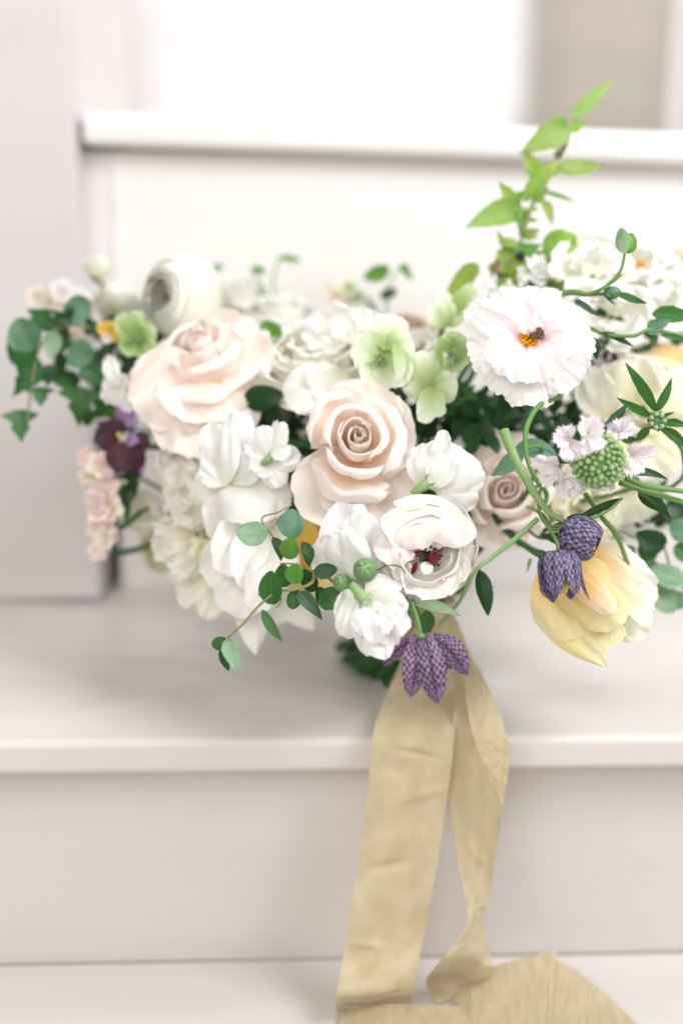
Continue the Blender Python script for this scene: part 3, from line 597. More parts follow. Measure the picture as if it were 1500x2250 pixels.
petals(th, 0.94, [(740, 830, 625, 872, 120, 2, -6, 0.35, 0.06, 0.12, 0.3), (760, 820, 700, 880, 130, 0, -4, 0.35, 0.06, 0.12, 0.0), (760, 760, 690, 690, 130, 20, 24, 0.3, 0.05, 0.2, 0.1), (790, 760, 780, 680, 120, 18, 20, 0.3, 0.05, 0.2, 0.1)], 'white')

# ---- blurred white mass behind
th, C, f, R = peony('soft white double flower out of focus behind the peony, under two green leaves', 620, 690, 1.09, 95, (0.0, 0.9, 0.45), 'white',
    [(0.2, 0.3, 4, 1.2, 0.04, 0.6, 0.3), (0.5, 0.25, 6, 0.8, 0.06, 0.6, 0.55), (0.8, 0.1, 7, 0.75, 0.08, 0.5, 0.8), (1.0, -0.2, 7, 0.8, 0.1, 0.4, 1.0)], group=None, name='double_flower', cat='flower')
th, C, f, R = peony('faint white frilled flower at the back rim beside the greenish white ranunculus', 530, 640, 1.12, 68, (-0.1, 0.9, 0.45), 'white',
    [(0.2, 0.3, 4, 1.2, 0.04, 0.6, 0.3), (0.5, 0.25, 5, 0.8, 0.06, 0.6, 0.55), (0.9, 0.0, 6, 0.8, 0.1, 0.6, 0.9)], group=None, name='double_flower', cat='flower')

# ---- butterfly ranunculus (open, orange eye)
d = 0.892; C = at(1160, 745, d)
th = thing('butterfly_ranunculus', 'open white flower with crinkled petals, pink throat and orange eye', 'ranunculus', C)
eye = (1163, 742)
petals(th, d, [q[:4]+(q[4]*0.88,)+q[5:]+({'fringe': 0.045},) for q in [
 (1160, 735, 1020, 690, 120, 14, 2, 0.25, 0.12, 0.22, 0.1), (1150, 740, 1090, 640, 110, 16, 22, 0.2, 0.1, 0.2, 0.1), (1170, 735, 1150, 632, 120, 16, 28, 0.2, 0.1, 0.2, 0), (1180, 735, 1245, 650, 140, 16, 26, 0.2, 0.1, 0.18, 0),
 (1180, 745, 1295, 715, 130, 14, 12, 0.2, 0.1, 0.18, 0), (1180, 750, 1300, 790, 150, 12, 2, 0.2, 0.12, 0.2, 0), (1170, 760, 1262, 850, 150, 12, -6, 0.2, 0.12, 0.2, 0), (1160, 765, 1165, 895, 150, 14, -8, -0.25, 0.12, 0.2, 0),
 (1150, 760, 1080, 860, 140, 14, -2, 0.2, 0.12, 0.2, 0), (1145, 755, 1030, 790, 140, 16, 4, 0.2, 0.12, 0.2, 0)]], 'pinkwhite', shape='fan', nu=26, nv=16)
petals(th, d-0.006, [
 (1155, 738, 1045, 680, 90, 8, 2, 0.3, 0.10, 0.25, 0.2), (1160, 738, 1125, 655, 90, 8, 14, 0.3, 0.1, 0.25, 0.1), (1180, 740, 1270, 745, 110, 8, 0, 0.2, 0.12, 0.25, 0), (1175, 755, 1215, 830, 100, 6, -10, 0.2, 0.15, 0.3, 0),
 (1160, 760, 1140, 838, 100, 6, -10, 0.2, 0.15, 0.3, 0), (1150, 755, 1070, 800, 100, 6, -6, 0.2, 0.15, 0.3, 0), (1165, 735, 1150, 700, 50, 2, -2, 0.4, 0.15, 0.3, 0), (1175, 738, 1178, 702, 34, 2, -2, 0.4, 0.15, 0.3, 0)], 'pinkwhite', shape='fan', nu=24, nv=14)
ec = at(1163, 744, d+0.004); ef = vdir(0.35, 0.15, 0.93)
stamens(th, ec, vdir(-0.1, 0, 1), px(26, d), 46, 'orange', None, 1.2, 1.0, 0.0006, tip=1.5)
g = ball_geo(at(1174, 738, d-0.006), px(9, d), vdir(0.7, 0.3, 0.6), 1.3, 12, 8, 0.12, 6); mesh_obj('carpel', g[0], g[1], M['twig'], th, g[2])
stamens(th, at(1176, 738, d-0.006), vdir(0.7, 0.3, 0.6), px(17, d), 16, 'twig', None, 1.0, 1.0, 0.0004)
stem_to_tie(at(1165, 760, d+0.02), vdir(0, -0.2, -1), th)

# ---- hellebores
def hellebore(label, c, d, rows, eye=None, mat='hell', inner=True):
    C = at(c[0], c[1], d); th = thing('hellebore', label, 'hellebore', C, 'green hellebores')
    petals(th, d, rows, mat, nu=14, nv=12, name='sepal')
    if eye:
        e = at(eye[0], eye[1], d+0.004); f = vdir(*eye[2])
        stamens(th, e, f, px(30, d), 14, 'stem_pale', None, 0.5, 1.0, 0.00045, tip=1.4)
        mg = merge(*[tube_geo([e, e+f*px(34, d)+vdir(math.cos(k*2.1), math.sin(k*2.1), 0)*px(5, d)], 0.0007, 0.0003, seg=4, ns=5) for k in range(3)])
        mesh_obj('style', mg[0], mg[1], M['pink'], th, mg[2])
    stem_to_tie(C+vdir(0, 0, -1)*0.018, vdir(0, -0.3, -1), th, 0.0018); return th
hellebore('pale green hellebore cup opening downwards beside the white peony', (830, 780), 0.925, [
 (850, 770, 855, 692, 90, 4, 16, 0.4, 0.1, 0.06, 0), (855, 765, 905, 745, 80, 4, 6, 0.5, 0.1, 0.06, 0), (845, 780, 782, 740, 90, 8, 2, 0.5, 0.12, 0.06, 0), (845, 770, 778, 800, 100, 10, 0, 0.5, 0.1, 0.06, 0.0),
 (840, 775, 830, 856, 100, 10, -4, 0.55, 0.05, 0.06, 0), (850, 770, 876, 850, 90, 8, -2, 0.5, 0.05, 0.06, 0), (864, 752, 872, 838, 44, -2, -8, 0.3, 0.1, 0.06, 1.1, {'shape': 'oval'})], (838, 780, (-0.2, -0.4, 0.9)))
hellebore('deep green hellebore cup pressed against the open flower with orange eye', (988, 770), 0.925, [
 (990, 780, 960, 745, 60, 10, 4, 0.5, 0.05, 0.05, 0), (990, 780, 1000, 728, 65, 10, 6, 0.5, 0.05, 0.05, 0), (990, 780, 1028, 755, 60, 10, 6, 0.5, 0.05, 0.05, 0), (990, 780, 1015, 812, 65, 10, 2, 0.5, 0.05, 0.05, 0), (990, 780, 965, 812, 65, 10, 0, 0.5, 0.05, 0.05, 0)], (988, 780, (0.1, -0.1, 1)), mat='hell_deep')
hellebore('nodding pale green hellebore with reflexed sepals above the central rose', (935, 840), 0.918, [
 (950, 850, 905, 775, 80, 6, 10, -0.4, 0.12, 0.06, 0), (950, 850, 965, 770, 80, 8, 14, -0.3, 0.12, 0.08, 0), (950, 850, 1005, 850, 70, 4, 0, -0.5, 0.15, 0.08, 0), (948, 848, 925, 928, 60, 2, -4, 0.5, 0.08, 0.06, 0.5), (950, 850, 968, 915, 46, 2, -2, 0.5, 0.05, 0.06, -0.4), (945, 850, 885, 835, 70, 8, 10, -0.3, 0.12, 0.06, 0)])
hellebore('fresh green hellebore bud and sepals rising behind the open flower near the lime vine', (985, 660), 0.965, [
 (985, 720, 970, 640, 46, 8, 6, 0.4, 0.1, 0.06, 0), (985, 700, 1040, 625, 40, 8, 6, 0.4, 0.1, 0.06, 0.2, {'mat': 'hell_deep'}), (975, 720, 950, 670, 50, 8, 4, 0.5, 0.1, 0.06, 0), (990, 720, 1010, 660, 50, 8, 8, 0.5, 0.1, 0.06, 0)])
hellebore('small lime hellebore tucked below the whorled ranunculus at the ivy side', (288, 735), 0.985, [
 (300, 750, 262, 690, 50, 6, 0, 0.4, 0.1, 0.08, 0), (300, 750, 300, 682, 56, 6, 2, 0.4, 0.1, 0.08, 0), (300, 750, 342, 720, 50, 6, 2, 0.4, 0.1, 0.08, 0), (300, 750, 340, 780, 54, 6, 0, 0.4, 0.1, 0.08, 0), (300, 750, 268, 775, 50, 6, 0, 0.4, 0.1, 0.08, 0)], (300, 745, (0, 0, 1)), mat='hell_deep')
hellebore('green-and-white hellebore bud held up alone above the ivy and pink froth', (212, 582), 1.03, [
 (215, 608, 190, 565, 34, 4, 0, -0.8, 0.05, 0.03, 0), (215, 608, 238, 568, 34, 4, 0, -0.8, 0.05, 0.03, 0), (215, 610, 213, 558, 44, 0, -6, -0.8, 0.05, 0.03, 0, {'mat': 'ran_green'})])

# ---- sweet peas
sweet_pea('upright white sweet pea with folded hood, beside the round green bud', (760, 1190), 0.862, [
 (770, 1250, 760, 1105, 130, 12, 2, 0.3, 0.05, 0.14, 0.0, {'fringe': 0.03}), (775, 1240, 705, 1180, 130, 10, 0, 0.4, 0.1, 0.12, 0.3), (785, 1250, 800, 1130, 100, 4, -2, -0.3, 0.10, 0.12, -0.2),
 (790, 1270, 735, 1180, 110, 2, -8, -0.35, 0.12, 0.14, 0.5), (795, 1270, 762, 1160, 70, -2, -8, -0.5, 0.1, 0.1, 0.0)])
sweet_pea('lowest white sweet pea, double and drooping, above the chequered bell', (825, 1365), 0.838, [
 (800, 1305, 745, 1365, 90, 8, 2, 0.3, 0.1, 0.14, 0.2), (800, 1300, 885, 1290, 80, 8, 10, 0.3, 0.05, 0.1, 0.2, {'shape': 'point', 'nu': 10}), (800, 1300, 755, 1400, 70, 4, -2, -0.4, 0.1, 0.12, 0.2), (805, 1305, 865, 1395, 130, 4, -6, -0.3, 0.16, 0.15, 0.0),
 (810, 1310, 820, 1440, 90, 2, -8, -0.3, 0.1, 0.16, 0.1), (815, 1340, 845, 1440, 80, -2, -10, 0.3, 0.1, 0.2, 0.4, {'fringe': 0.05}), (820, 1340, 885, 1400, 90, -2, -12, -0.3, 0.16, 0.2, 0), (810, 1335, 800, 1395, 60, -8, -14, -0.3, 0.12, 0.2, 0.3), (830, 1350, 830, 1410, 70, -10, -18, 0.3, 0.1, 0.25, -0.3), (840, 1345, 865, 1375, 60, -10, -16, 0.3, 0.1, 0.25, 0.3), (820, 1385, 850, 1448, 70, -4, -12, 0.2, 0.06, 0.12, 0, {'shape': 'oval'})], calyx=(770, 1282, 800, 1318, 30))
sweet_pea('broad white sweet pea seen from behind with green calyx, between two blush roses', (985, 1030), 0.888, [
 (945, 1075, 930, 975, 90, 6, 8, -0.4, 0.1, 0.14, 0.0), (950, 1078, 1000, 975, 130, 4, 6, -0.4, 0.12, 0.12, 0.0, {'fringe': 0.03}), (955, 1080, 1055, 1020, 110, 4, 4, -0.4, 0.12, 0.12, 0.0), (960, 1085, 1050, 1085, 90, 6, 4, -0.4, 0.12, 0.12, 0.0), (975, 1000, 972, 945, 36, 0, 0, 0.8, 0.05, 0.1, 0.2), (950, 1075, 985, 1000, 60, -2, -3, 0.5, 0.1, 0.1, 0.2)], calyx=(905, 1085, 938, 1062, 26))
sweet_pea('white sweet pea with two small rounded wings, close to the central rose', (600, 965), 0.915, [
 (590, 1010, 575, 935, 56, 2, -2, -0.4, 0.1, 0.06, 0), (595, 1010, 618, 925, 50, 2, -2, -0.5, 0.08, 0.1, 0.3, {'fringe': 0.1}), (590, 1000, 545, 965, 60, 4, 0, 0.3, 0.1, 0.1, 0.0), (600, 1005, 660, 1010, 60, 4, -2, 0.4, 0.1, 0.16, 0.2), (590, 1005, 615, 1070, 60, 2, -2, -0.4, 0.1, 0.1, 0.1), (595, 1000, 640, 990, 40, -2, -6, 0.4, 0.1, 0.2, 0.4), (590, 1010, 560, 1040, 60, 2, -4, 0.3, 0.1, 0.15, 0.2)], calyx=(575, 1020, 592, 1008, 18))
sweet_pea('tall white sweet pea rising at the lower edge of the large blush rose', (500, 960), 0.918, [
 (500, 1050, 530, 905, 90, 8, 6, -0.3, 0.1, 0.06, 0.0), (495, 1050, 465, 930, 80, 4, -2, 0.4, 0.08, 0.1, 0.3), (500, 1060, 498, 940, 60, 0, -6, -0.5, 0.1, 0.1, 0.3), (505, 1060, 450, 1010, 80, 4, 0, 0.4, 0.1, 0.1, 0.0), (510, 1060, 560, 1000, 80, 4, 0, 0.4, 0.1, 0.1, 0.0)])
# stock floret by the ivy
sweet_pea('small crumpled white blossom beside the dark oval leaf in the ivy', (248, 830), 0.975, [
 (255, 850, 238, 780, 36, 2, 0, 0.4, 0.1, 0.3, 0), (255, 850, 225, 840, 40, 2, -2, 0.4, 0.1, 0.3, 0), (255, 850, 285, 830, 40, 2, -2, 0.4, 0.1, 0.3, 0), (255, 850, 262, 890, 44, 2, -2, 0.4, 0.1, 0.3, 0), (262, 855, 285, 905, 34, 2, -2, 0.4, 0.1, 0.3, 0), (250, 850, 232, 885, 40, 2, -2, 0.4, 0.1, 0.3, 0), (258, 850, 250, 810, 34, -2, -4, 0.4, 0.1, 0.3, 0.3)], oname='white_blossom', cat='blossom', group=None)

# ---- large white magnolia-like peony with shell petals, lower left
d = 0.925; C = at(545, 1150, d)
th = thing('shell_petalled_peony', 'big white flower of smooth shell petals hanging over the step, behind the trailing vine', 'peony', C)
petals(th, d, [
 (560, 1010, 455, 1040, 130, 14, 0, 0.7, 0.10, 0.04, 0.3), (560, 1020, 440, 1000, 90, 16, 4, 0.6, 0.10, 0.04, 0.0), (550, 1030, 545, 1150, 150, 6, -8, -0.45, 0.15, 0.04, 0.0), (570, 1040, 600, 1140, 110, 6, -2, -0.4, 0.15, 0.04, 0.0),
 (560, 1130, 490, 1260, 130, 12, -2, 0.7, 0.05, 0.04, 0.3), (560, 1160, 480, 1180, 140, 14, 2, 0.6, 0.05, 0.04, 0.1), (590, 1150, 560, 1300, 150, 12, 0, 0.6, 0.05, 0.04, 0.2), (600, 1190, 560, 1340, 100, 12, 2, 0.5, 0.08, 0.04, 0.5), (600, 1180, 600, 1290, 120, 16, 12, 0.4, 0.08, 0.04, 0), (550, 1120, 448, 1150, 140, 18, 6, 0.5, 0.06, 0.08, 0.2), (555, 1190, 455, 1280, 140, 20, 8, 0.5, 0.06, 0.08, 0.2), (540, 1050, 432, 1075, 120, 20, 8, 0.5, 0.06, 0.08, 0.1), (570, 1240, 500, 1345, 130, 20, 10, 0.5, 0.06, 0.08, 0.1)], 'white')
petals(th, d+0.02, [(580, 1270, 562, 1440, 85, 8, 0, -0.3, -0.05, 0.03, 0.4, {'shape': 'lance', 'side_bend': -0.06}), (560, 1270, 620, 1370, 110, 14, 16, 0.3, 0.1, 0.05, 0.0), (590, 1270, 690, 1385, 70, 14, 22, 0.2, 0.1, 0.05, 0, {'shape': 'lance'})], 'white')
g = ball_geo(at(570, 1120, d+0.014), px(50, d), CAMDIR, 1.0); mesh_obj('petal_core', g[0], g[1], M['white'], th, g[2])
stem_to_tie(at(580, 1150, d+0.03), vdir(0.4, -0.2, -1), th)

# ---- cream frilled double tulip, lower left
th, C, f, R = peony('cream double flower with torn frilly edges and yellow heart, lowest at the post side', 425, 1160, 0.985, 98, (-0.35, -0.1, 0.9), ['cream', 'lemon'],
    [(0.15, 0.1, 4, 1.1, 0.03, 0.9, 0.25), (0.35, 0.2, 6, 0.8, 0.05, 0.9, 0.4), (0.6, 0.15, 7, 0.65, 0.08, 0.9, 0.6), (0.85, -0.05, 7, 0.65, 0.15, 0.8, 0.8)], st=(0.9, 1.35))
petals(th, 0.985, [(420, 1140, 345, 1225, 90, -6, -16, 0.3, 0.05, 0.3, 0.2, {'fringe': 0.12}), (430, 1100, 365, 1100, 80, -4, -14, 0.3, 0.05, 0.3, 0.2, {'fringe': 0.16}), (440, 1080, 385, 1010, 80, 0, -6, 0.3, 0.05, 0.4, 0.2, {'fringe': 0.16}), (460, 1240, 415, 1325, 110, 0, -10, 0.3, 0.05, 0.3, 0.0, {'fringe': 0.12}), (490, 1260, 470, 1345, 130, 0, -8, 0.4, 0.05, 0.15, 0.0), (470, 1220, 400, 1290, 80, 0, -10, 0.3, 0.05, 0.3, 0.0, {'fringe': 0.16}), (450, 1060, 440, 990, 90, 4, 0, 0.3, 0.05, 0.3, 0.0, {'fringe': 0.1})], 'cream', nu=20)
petals(th, 0.975, [(430, 1190, 335, 1170, 90, -6, -14, 0.2, 0.05, 0.4, 0.2, {'fringe': 0.2}), (440, 1220, 372, 1245, 90, -10, -22, 0.2, 0.05, 0.4, 0.2, {'fringe': 0.2}), (450, 1150, 400, 1080, 100, -10, -18, 0.2, 0.05, 0.45, 0.0, {'fringe': 0.22}), (460, 1130, 395, 1140, 80, -14, -24, 0.2, 0.05, 0.5, 0.3, {'fringe': 0.22}), (470, 1270, 425, 1345, 120, -4, -14, 0.2, 0.05, 0.3, 0.0, {'fringe': 0.16}), (455, 1090, 425, 1010, 110, -4, -6, 0.2, 0.05, 0.4, 0.0, {'fringe': 0.18}), (470, 1190, 440, 1235, 90, -16, -26, 0.2, 0.05, 0.5, 0.0, {'fringe': 0.2, 'mat': 'lemon'}), (420, 1080, 370, 1030, 90, 2, -4, 0.2, 0.05, 0.4, 0.0, {'fringe': 0.2}), (500, 1290, 500, 1355, 130, 2, -4, 0.3, 0.05, 0.15, 0.0, {'mat': 'white'})], 'cream', nu=22)
th, C, f, R = peony('pale cream flower deep behind the frilly one, blurred against the back riser', 350, 1185, 1.06, 60, (-0.4, 0.0, 0.8), 'lemon',
    [(0.3, 0.2, 4, 1.0, 0.04, 0.5, 0.4), (0.65, 0.1, 5, 0.9, 0.06, 0.5, 0.7), (0.95, -0.1, 5, 0.9, 0.1, 0.4, 1.0)], st=(0.9, 1.3))

# ---- white flowers at the upper right
def open_white(label, x, y, d, rad, facing, mat='white', eye=True, n=5, group='white flowers at the upper rim', ruf=0.35, two=True):
    C = at(x, y, d); R = px(rad, d); th = thing('white_blossom', label, 'blossom', C, group); f = vdir(*facing)
    rings = [(0.35, 0.30, 2, 0.9, 0.14, ruf*2.6, 0.22), (0.66, 0.14, 3, 0.8, 0.20, ruf*2.6, 0.40), (0.98, -0.05, n, 0.66, 0.10, ruf*2.2, 0.60)] if two else [(0.9, 0.1, n, 0.7, 0.08, ruf, 0.6)]
    ring_flower(th, C, f, R, rings, mat, depth=0.40, nu=18, nv=12, roll=RND.random()*6)
    if eye: stamens(th, C-f*R*0.1, f, R*0.25, 9, 'orange', None, 0.6, 1.0, 0.0004)
    stem_to_tie(C-f*R*0.4, -f, th); return th
open_white('ruffled white blossom behind the striped bud on its curved stalk', 1310, 590, 0.965, 85, (0.1, 0.35, 0.9), eye=False)
open_white('white blossom behind the bud, showing a speck of orange', 1400, 585, 0.985, 88, (0.2, 0.4, 0.9))
open_white('frilly creamy blossom in the corner above the cream tulip', 1490, 575, 1.0, 78, (0.4, 0.3, 0.8), mat='cream', eye=True)
open_white('white blossom below the green pod, over the pale lemon flower', 1345, 690, 0.955, 82, (-0.1, 0.1, 1), eye=False, n=4, ruf=0.25)
open_white('white blossom beyond the narrow leaf, at the outer edge', 1460, 655, 0.99, 76, (0.2, 0.2, 0.9), eye=False, mat='white')
open_white('slim white blossom between the lime vine and the open flower', 1078, 650, 0.97, 44, (-0.2, 0.3, 0.9), mat='snow', eye=False, n=4, ruf=0.5)
open_white('little white blossom perched on the lime vine joint', 1185, 600, 0.97, 40, (0.1, 0.3, 0.9), mat='snow', eye=False, n=4, ruf=0.6)
open_white('starry white blossom low under the pod, above the lilac speck', 1335, 755, 0.965, 52, (0, -0.2, 1), mat='white', eye=False, n=5, ruf=0.25, two=False)

# ---- pale lemon peony, right
th, C, f, R = peony('large pale lemon peony behind the scabious and its narrow leaves', 1400, 900, 0.975, 135, (0.25, 0.15, 0.95), ['lemon', 'cream'],
    [(0.2, 0.15, 4, 1.2, 0.04, 0.35, 0.3), (0.42, 0.2, 5, 0.95, 0.06, 0.35, 0.5), (0.68, 0.12, 6, 0.8, 0.08, 0.35, 0.7), (0.92, -0.05, 6, 0.85, 0.08, 0.35, 0.9)], nu=16)
petals(th, 0.955, [(1330, 920, 1290, 810, 90, 4, -4, 0.3, 0.1, 0.2, 0.3, {'mat': 'cream', 'fringe': 0.05}), (1370, 900, 1380, 790, 150, 10, 4, 0.3, 0.08, 0.15, 0.0), (1440, 920, 1500, 830, 150, 10, 4, 0.3, 0.08, 0.15, 0.0), (1420, 960, 1490, 1030, 150, 8, 0, 0.3, 0.08, 0.15, 0.0), (1350, 960, 1330, 1040, 120, 10, 4, 0.3, 0.08, 0.15, 0.0), (1330, 1000, 1260, 1110, 140, 14, 10, 0.3, 0.08, 0.1, 0.0, {'mat': 'blush'}), (1370, 1050, 1380, 1150, 160, 14, 12, 0.3, 0.08, 0.1, 0.0)], 'lemon')
open_white('pale lemon blossom low behind the scabious, over the closed bell', 1285, 1120, 0.96, 75, (0.1, -0.1, 1), mat='lemon', eye=False, n=5, group=None)
open_white('white blossom at the outer edge beneath the two slim stems', 1420, 1130, 0.985, 72, (0.2, -0.1, 1), mat='white', eye=False, n=5, group=None)
open_white('white blossom filling the gap beside the peony and the shell-petalled flower', 640, 900, 0.995, 60, (0, 0.3, 1), mat='cream', eye=False, n=5, group=None)
open_white('creamy blossom wedged between the tilted blush rose and the peony', 600, 770, 1.02, 55, (0, 0.5, 0.9), mat='white', eye=False, n=5, group=None)
open_white('white blossom half hidden under the tilted blush rose, above the frilly cream flower', 400, 1010, 0.985, 62, (-0.2, 0, 1), mat='white', eye=False, n=5, group=None)
open_white('blush blossom low between the pink spike and the frilly cream flower', 318, 1120, 1.03, 46, (-0.2, 0, 1), mat='cream', eye=False, n=5, group=None)
open_white('white blossom peeping between the two hellebores and the open flower', 925, 760, 0.985, 46, (0, 0.3, 1), mat='white', eye=False, n=5, group=None)
# ---- cream tulip with peach rim, right edge
d = 1.0; C = at(1460, 800, d)
th = thing('cream_tulip', 'cream tulip lying sideways with a peach upper rim, over the lemon peony', 'tulip', C, 'tulips')
petals(th, d, [(1520, 830, 1345, 795, 70, 0, 0, -0.5, 0.12, 0.04, 0.4), (1530, 810, 1380, 768, 70, 6, 6, -0.5, 0.12, 0.04, 0.0, {'mat': 'tulip_peach'}), (1540, 850, 1390, 830, 80, -4, -6, -0.5, 0.1, 0.04, 0.0, {'mat': 'cream'})], 'lemon', shape='oval')
stem_to_tie(at(1500, 840, d+0.02), vdir(-0.3, -0.3, -1), th)

# ---- yellow double tulip, lower right
d = 0.895; C = at(1310, 1310, d)
th = thing('yellow_tulip', 'drooping yellow and apricot double tulip below the chequered bells', 'tulip', C, 'tulips')
petals(th, d, [
 (1230, 1235, 1420, 1395, 120, 18, 14, 0.2, 0.12, 0.10, 0.0, {'mat': 'lemon', 'fringe': 0.08}), (1280, 1215, 1435, 1330, 130, 16, 12, 0.3, 0.14, 0.12, 0.2, {'mat': 'cream', 'fringe': 0.05}), (1250, 1215, 1395, 1250, 110, 18, 18, 0.2, 0.12, 0.1, 0.0, {'mat': 'lemon'}),
 (1200, 1250, 1330, 1465, 130, 12, 6, -0.35, 0.14, 0.05, -0.1, {'shape': 'lance', 'side_bend': -0.05}), (1200, 1230, 1270, 1400, 150, 6, 0, -0.5, 0.16, 0.05, 0.2), (1220, 1225, 1395, 1330, 150, 6, -4, -0.45, 0.16, 0.10, 0.0, {'mat': 'tulip_peach', 'fringe': 0.04}), (1225, 1230, 1365, 1370, 140, 0, -8, -0.5, 0.18, 0.06, 0.0),
 (1240, 1250, 1350, 1345, 60, -8, -14, -0.3, 0.14, 0.05, 0.0, {'mat': 'tulip_peach'}), (1230, 1240, 1350, 1420, 140, 6, 4, -0.4, 0.14, 0.05, 0.2)], 'tulip', nu=16, nv=14)
petals(th, d, [(1370, 1300, 1425, 1375, 50, 10, 4, 0.3, 0.1, 0.1, 0.3, {'mat': 'lemon', 'fringe': 0.1})], 'tulip')
stem_to_tie(at(1215, 1225, d+0.025), vdir(-0.6, 0.3, -0.6), th)

# ---- golden flower inside
d = 0.955; C = at(675, 1210, d)
th = thing('golden_tulip', 'deep golden flower glimpsed inside the bouquet behind the small round leaves', 'tulip', C, 'tulips')
petals(th, d, [(680, 1270, 640, 1130, 100, 0, 0, 0.4, 0.1, 0.1, 0), (690, 1270, 690, 1120, 100, 4, 4, -0.3, 0.1, 0.1, 0), (690, 1270, 740, 1140, 90, 8, 8, 0.4, 0.1, 0.1, 0), (680, 1230, 640, 1330, 110, 6, 6, 0.4, 0.1, 0.1, 0, {'mat': 'tulip'}), (690, 1230, 710, 1340, 110, 6, 6, 0.4, 0.1, 0.1, 0, {'mat': 'tulip'}), (700, 1240, 610, 1240, 100, 10, 10, 0.4, 0.1, 0.1, 0, {'mat': 'tulip'})], 'gold')
stem_to_tie(at(690, 1250, d+0.02), vdir(0.3, -0.3, -1), th)

# ---- fritillaries
def fritillary(label, top, d, length, halfw, dirs, mat, stalk, hang=(0, -1, 0.1), flare=0.0):
    C = at(top[0], top[1], d); th = thing('fritillary', label, 'fritillary', C, 'chequered fritillaries')
    H = vdir(*hang); X = H.cross(CAMDIR).normalized()*-1; Yv = X.cross(H).normalized()
    Ln = px(length, d); Wd = px(halfw, d)
    for (a, lf, tw, fl) in dirs:
        o = X*math.cos(a)+Yv*math.sin(a); sd = RND.random()*9
        prof = [Vector((0.05, 0.0)), Vector((0.55, -0.02)), Vector((0.95, 0.18)), Vector((1.0, 0.5)), Vector((0.95+fl*0.4, 0.8)), Vector((0.80+fl, 1.0*lf))]
        s = o.cross(H)
        def fn(u, v):
            q = catmull(prof, v); wv = Wd*tw*max(0.02, math.sin(math.pi*min(1, 0.10+0.90*v)**0.9)**0.7)
            return C+o*(q.x*Wd-0.22*abs(u)**2*wv)+H*(q.y*Ln)+s*(u*wv)+o*0.03*Wd*noise.noise(Vector((u*2, v*3, sd)))
        vs, fs, uvs = grid(fn, 10, 14); mesh_obj('tepal', vs, fs, M[mat], th, uvs)
    tube('stem', [at(*p) for p in stalk], 0.0011, 0.0013, 'stem', th, seg=18)
    stamens(th, C+H*Ln*0.3, H, Ln*0.45, 6, 'stem_pale', 'yellow', 0.4, 1.0, 0.0006)
    return th
d = 0.832; th = thing('fritillary', 'chequered purple bell hanging lowest, in front of the gold ribbon', 'fritillary', at(925, 1402, d), 'chequered fritillaries')
petals(th, d, [
 (928, 1404, 930, 1475, 76, 16, 14, -0.5, 0.10, 0.03, 0.0), (940, 1400, 992, 1470, 56, 10, 8, -0.5, 0.14, 0.03, -0.2), (912, 1402, 842, 1464, 40, 8, 8, -0.4, 0.14, 0.05, 0.2, {'side_bend': -0.12}),
 (946, 1398, 1026, 1484, 62, 3, -4, -0.5, 0.18, 0.04, -0.3, {'side_bend': 0.14}), (918, 1394, 902, 1532, 64, 2, -4, -0.6, 0.12, 0.03, 0.2), (934, 1392, 961, 1546, 68, -1, -7, -0.6, 0.12, 0.03, 0.0)], 'frit', name='tepal', shape='tepal', nu=12, nv=18)
tube('stem', [at(*p) for p in [(925, 1400, 0.830), (915, 1355, 0.836), (905, 1325, 0.86), (915, 1330, 0.93), (935, 1390, 0.98)]], 0.0011, 0.0013, 'stem', th, seg=18)
g = ball_geo(at(925, 1398, 0.829), px(9, .83), vdir(0, 1, 0), 0.7, 10, 6); mesh_obj('receptacle', g[0], g[1], M['stem'], th, g[2])
fritillary('dark blue-grey chequered bell in front of the yellow tulip', (1226, 1214), 0.850, 108, 48,
    [(0.1, 1.0, 0.42, 0.5), (0.9, 0.95, 0.46, 0.0), (2.0, 1.0, 0.66, -0.05), (3.0, 0.9, 0.55, -0.1), (4.3, 0.9, 0.5, 0.0), (5.3, 0.9, 0.5, 0.1)], 'frit_blue',
    [(1226, 1212, 0.850), (1222, 1190, 0.852), (1205, 1160, 0.86), (1185, 1130, 0.87), (1183, 1085, 0.88), (1190, 1060, 0.90), (1120, 1120, 0.97), (960, 1250, 1.0), (925, 1370, 0.99)], hang=(0.05, -1, 0.15))
fritillary('closed blue-grey fritillary bell lying just above the open one', (1236, 1165), 0.862, 96, 47,
    [(k*1.047+0.4, 0.85, 0.66, -0.35) for k in range(6)], 'frit_blue',
    [(1236, 1165, 0.862), (1205, 1160, 0.87), (1190, 1130, 0.885), (1120, 1120, 0.97), (960, 1250, 1.0), (925, 1370, 0.99)], hang=(0.9, -0.42, 0.3))

# ---- viola / maroon flower at left
d = 0.985; C = at(265, 960, d)
th = thing('maroon_blossom', 'dark maroon and lilac blossom with yellow eye below the large blush rose', 'blossom', C)
petals(th, d, [(275, 948, 212, 928, 44, 4, 0, -0.3, 0.1, 0.2, 0.2, {'shape': 'point'}), (262, 930, 290, 902, 56, 6, 2, -0.3, 0.1, 0.2, 0, {'mat': 'lilac'}), (262, 968, 208, 962, 56, 2, -2, -0.3, 0.1, 0.2, 0, {'shape': 'oval'}), (272, 970, 262, 1040, 76, 0, -4, -0.3, 0.1, 0.2, 0, {'shape': 'tepal'}), (285, 965, 322, 992, 60, 2, 0, -0.3, 0.1, 0.2, 0), (278, 962, 308, 972, 34, -4, -6, -0.3, 0.1, 0.2, 0, {'mat': 'lilac', 'shape': 'point'}), (300, 1000, 316, 1045, 30, 4, 4, -0.3, 0.1, 0.2, 0, {'mat': 'lilac', 'shape': 'point'}), (285, 980, 300, 1040, 62, 2, 2, -0.3, 0.1, 0.2, 0, {'shape': 'tepal'})], 'maroon')
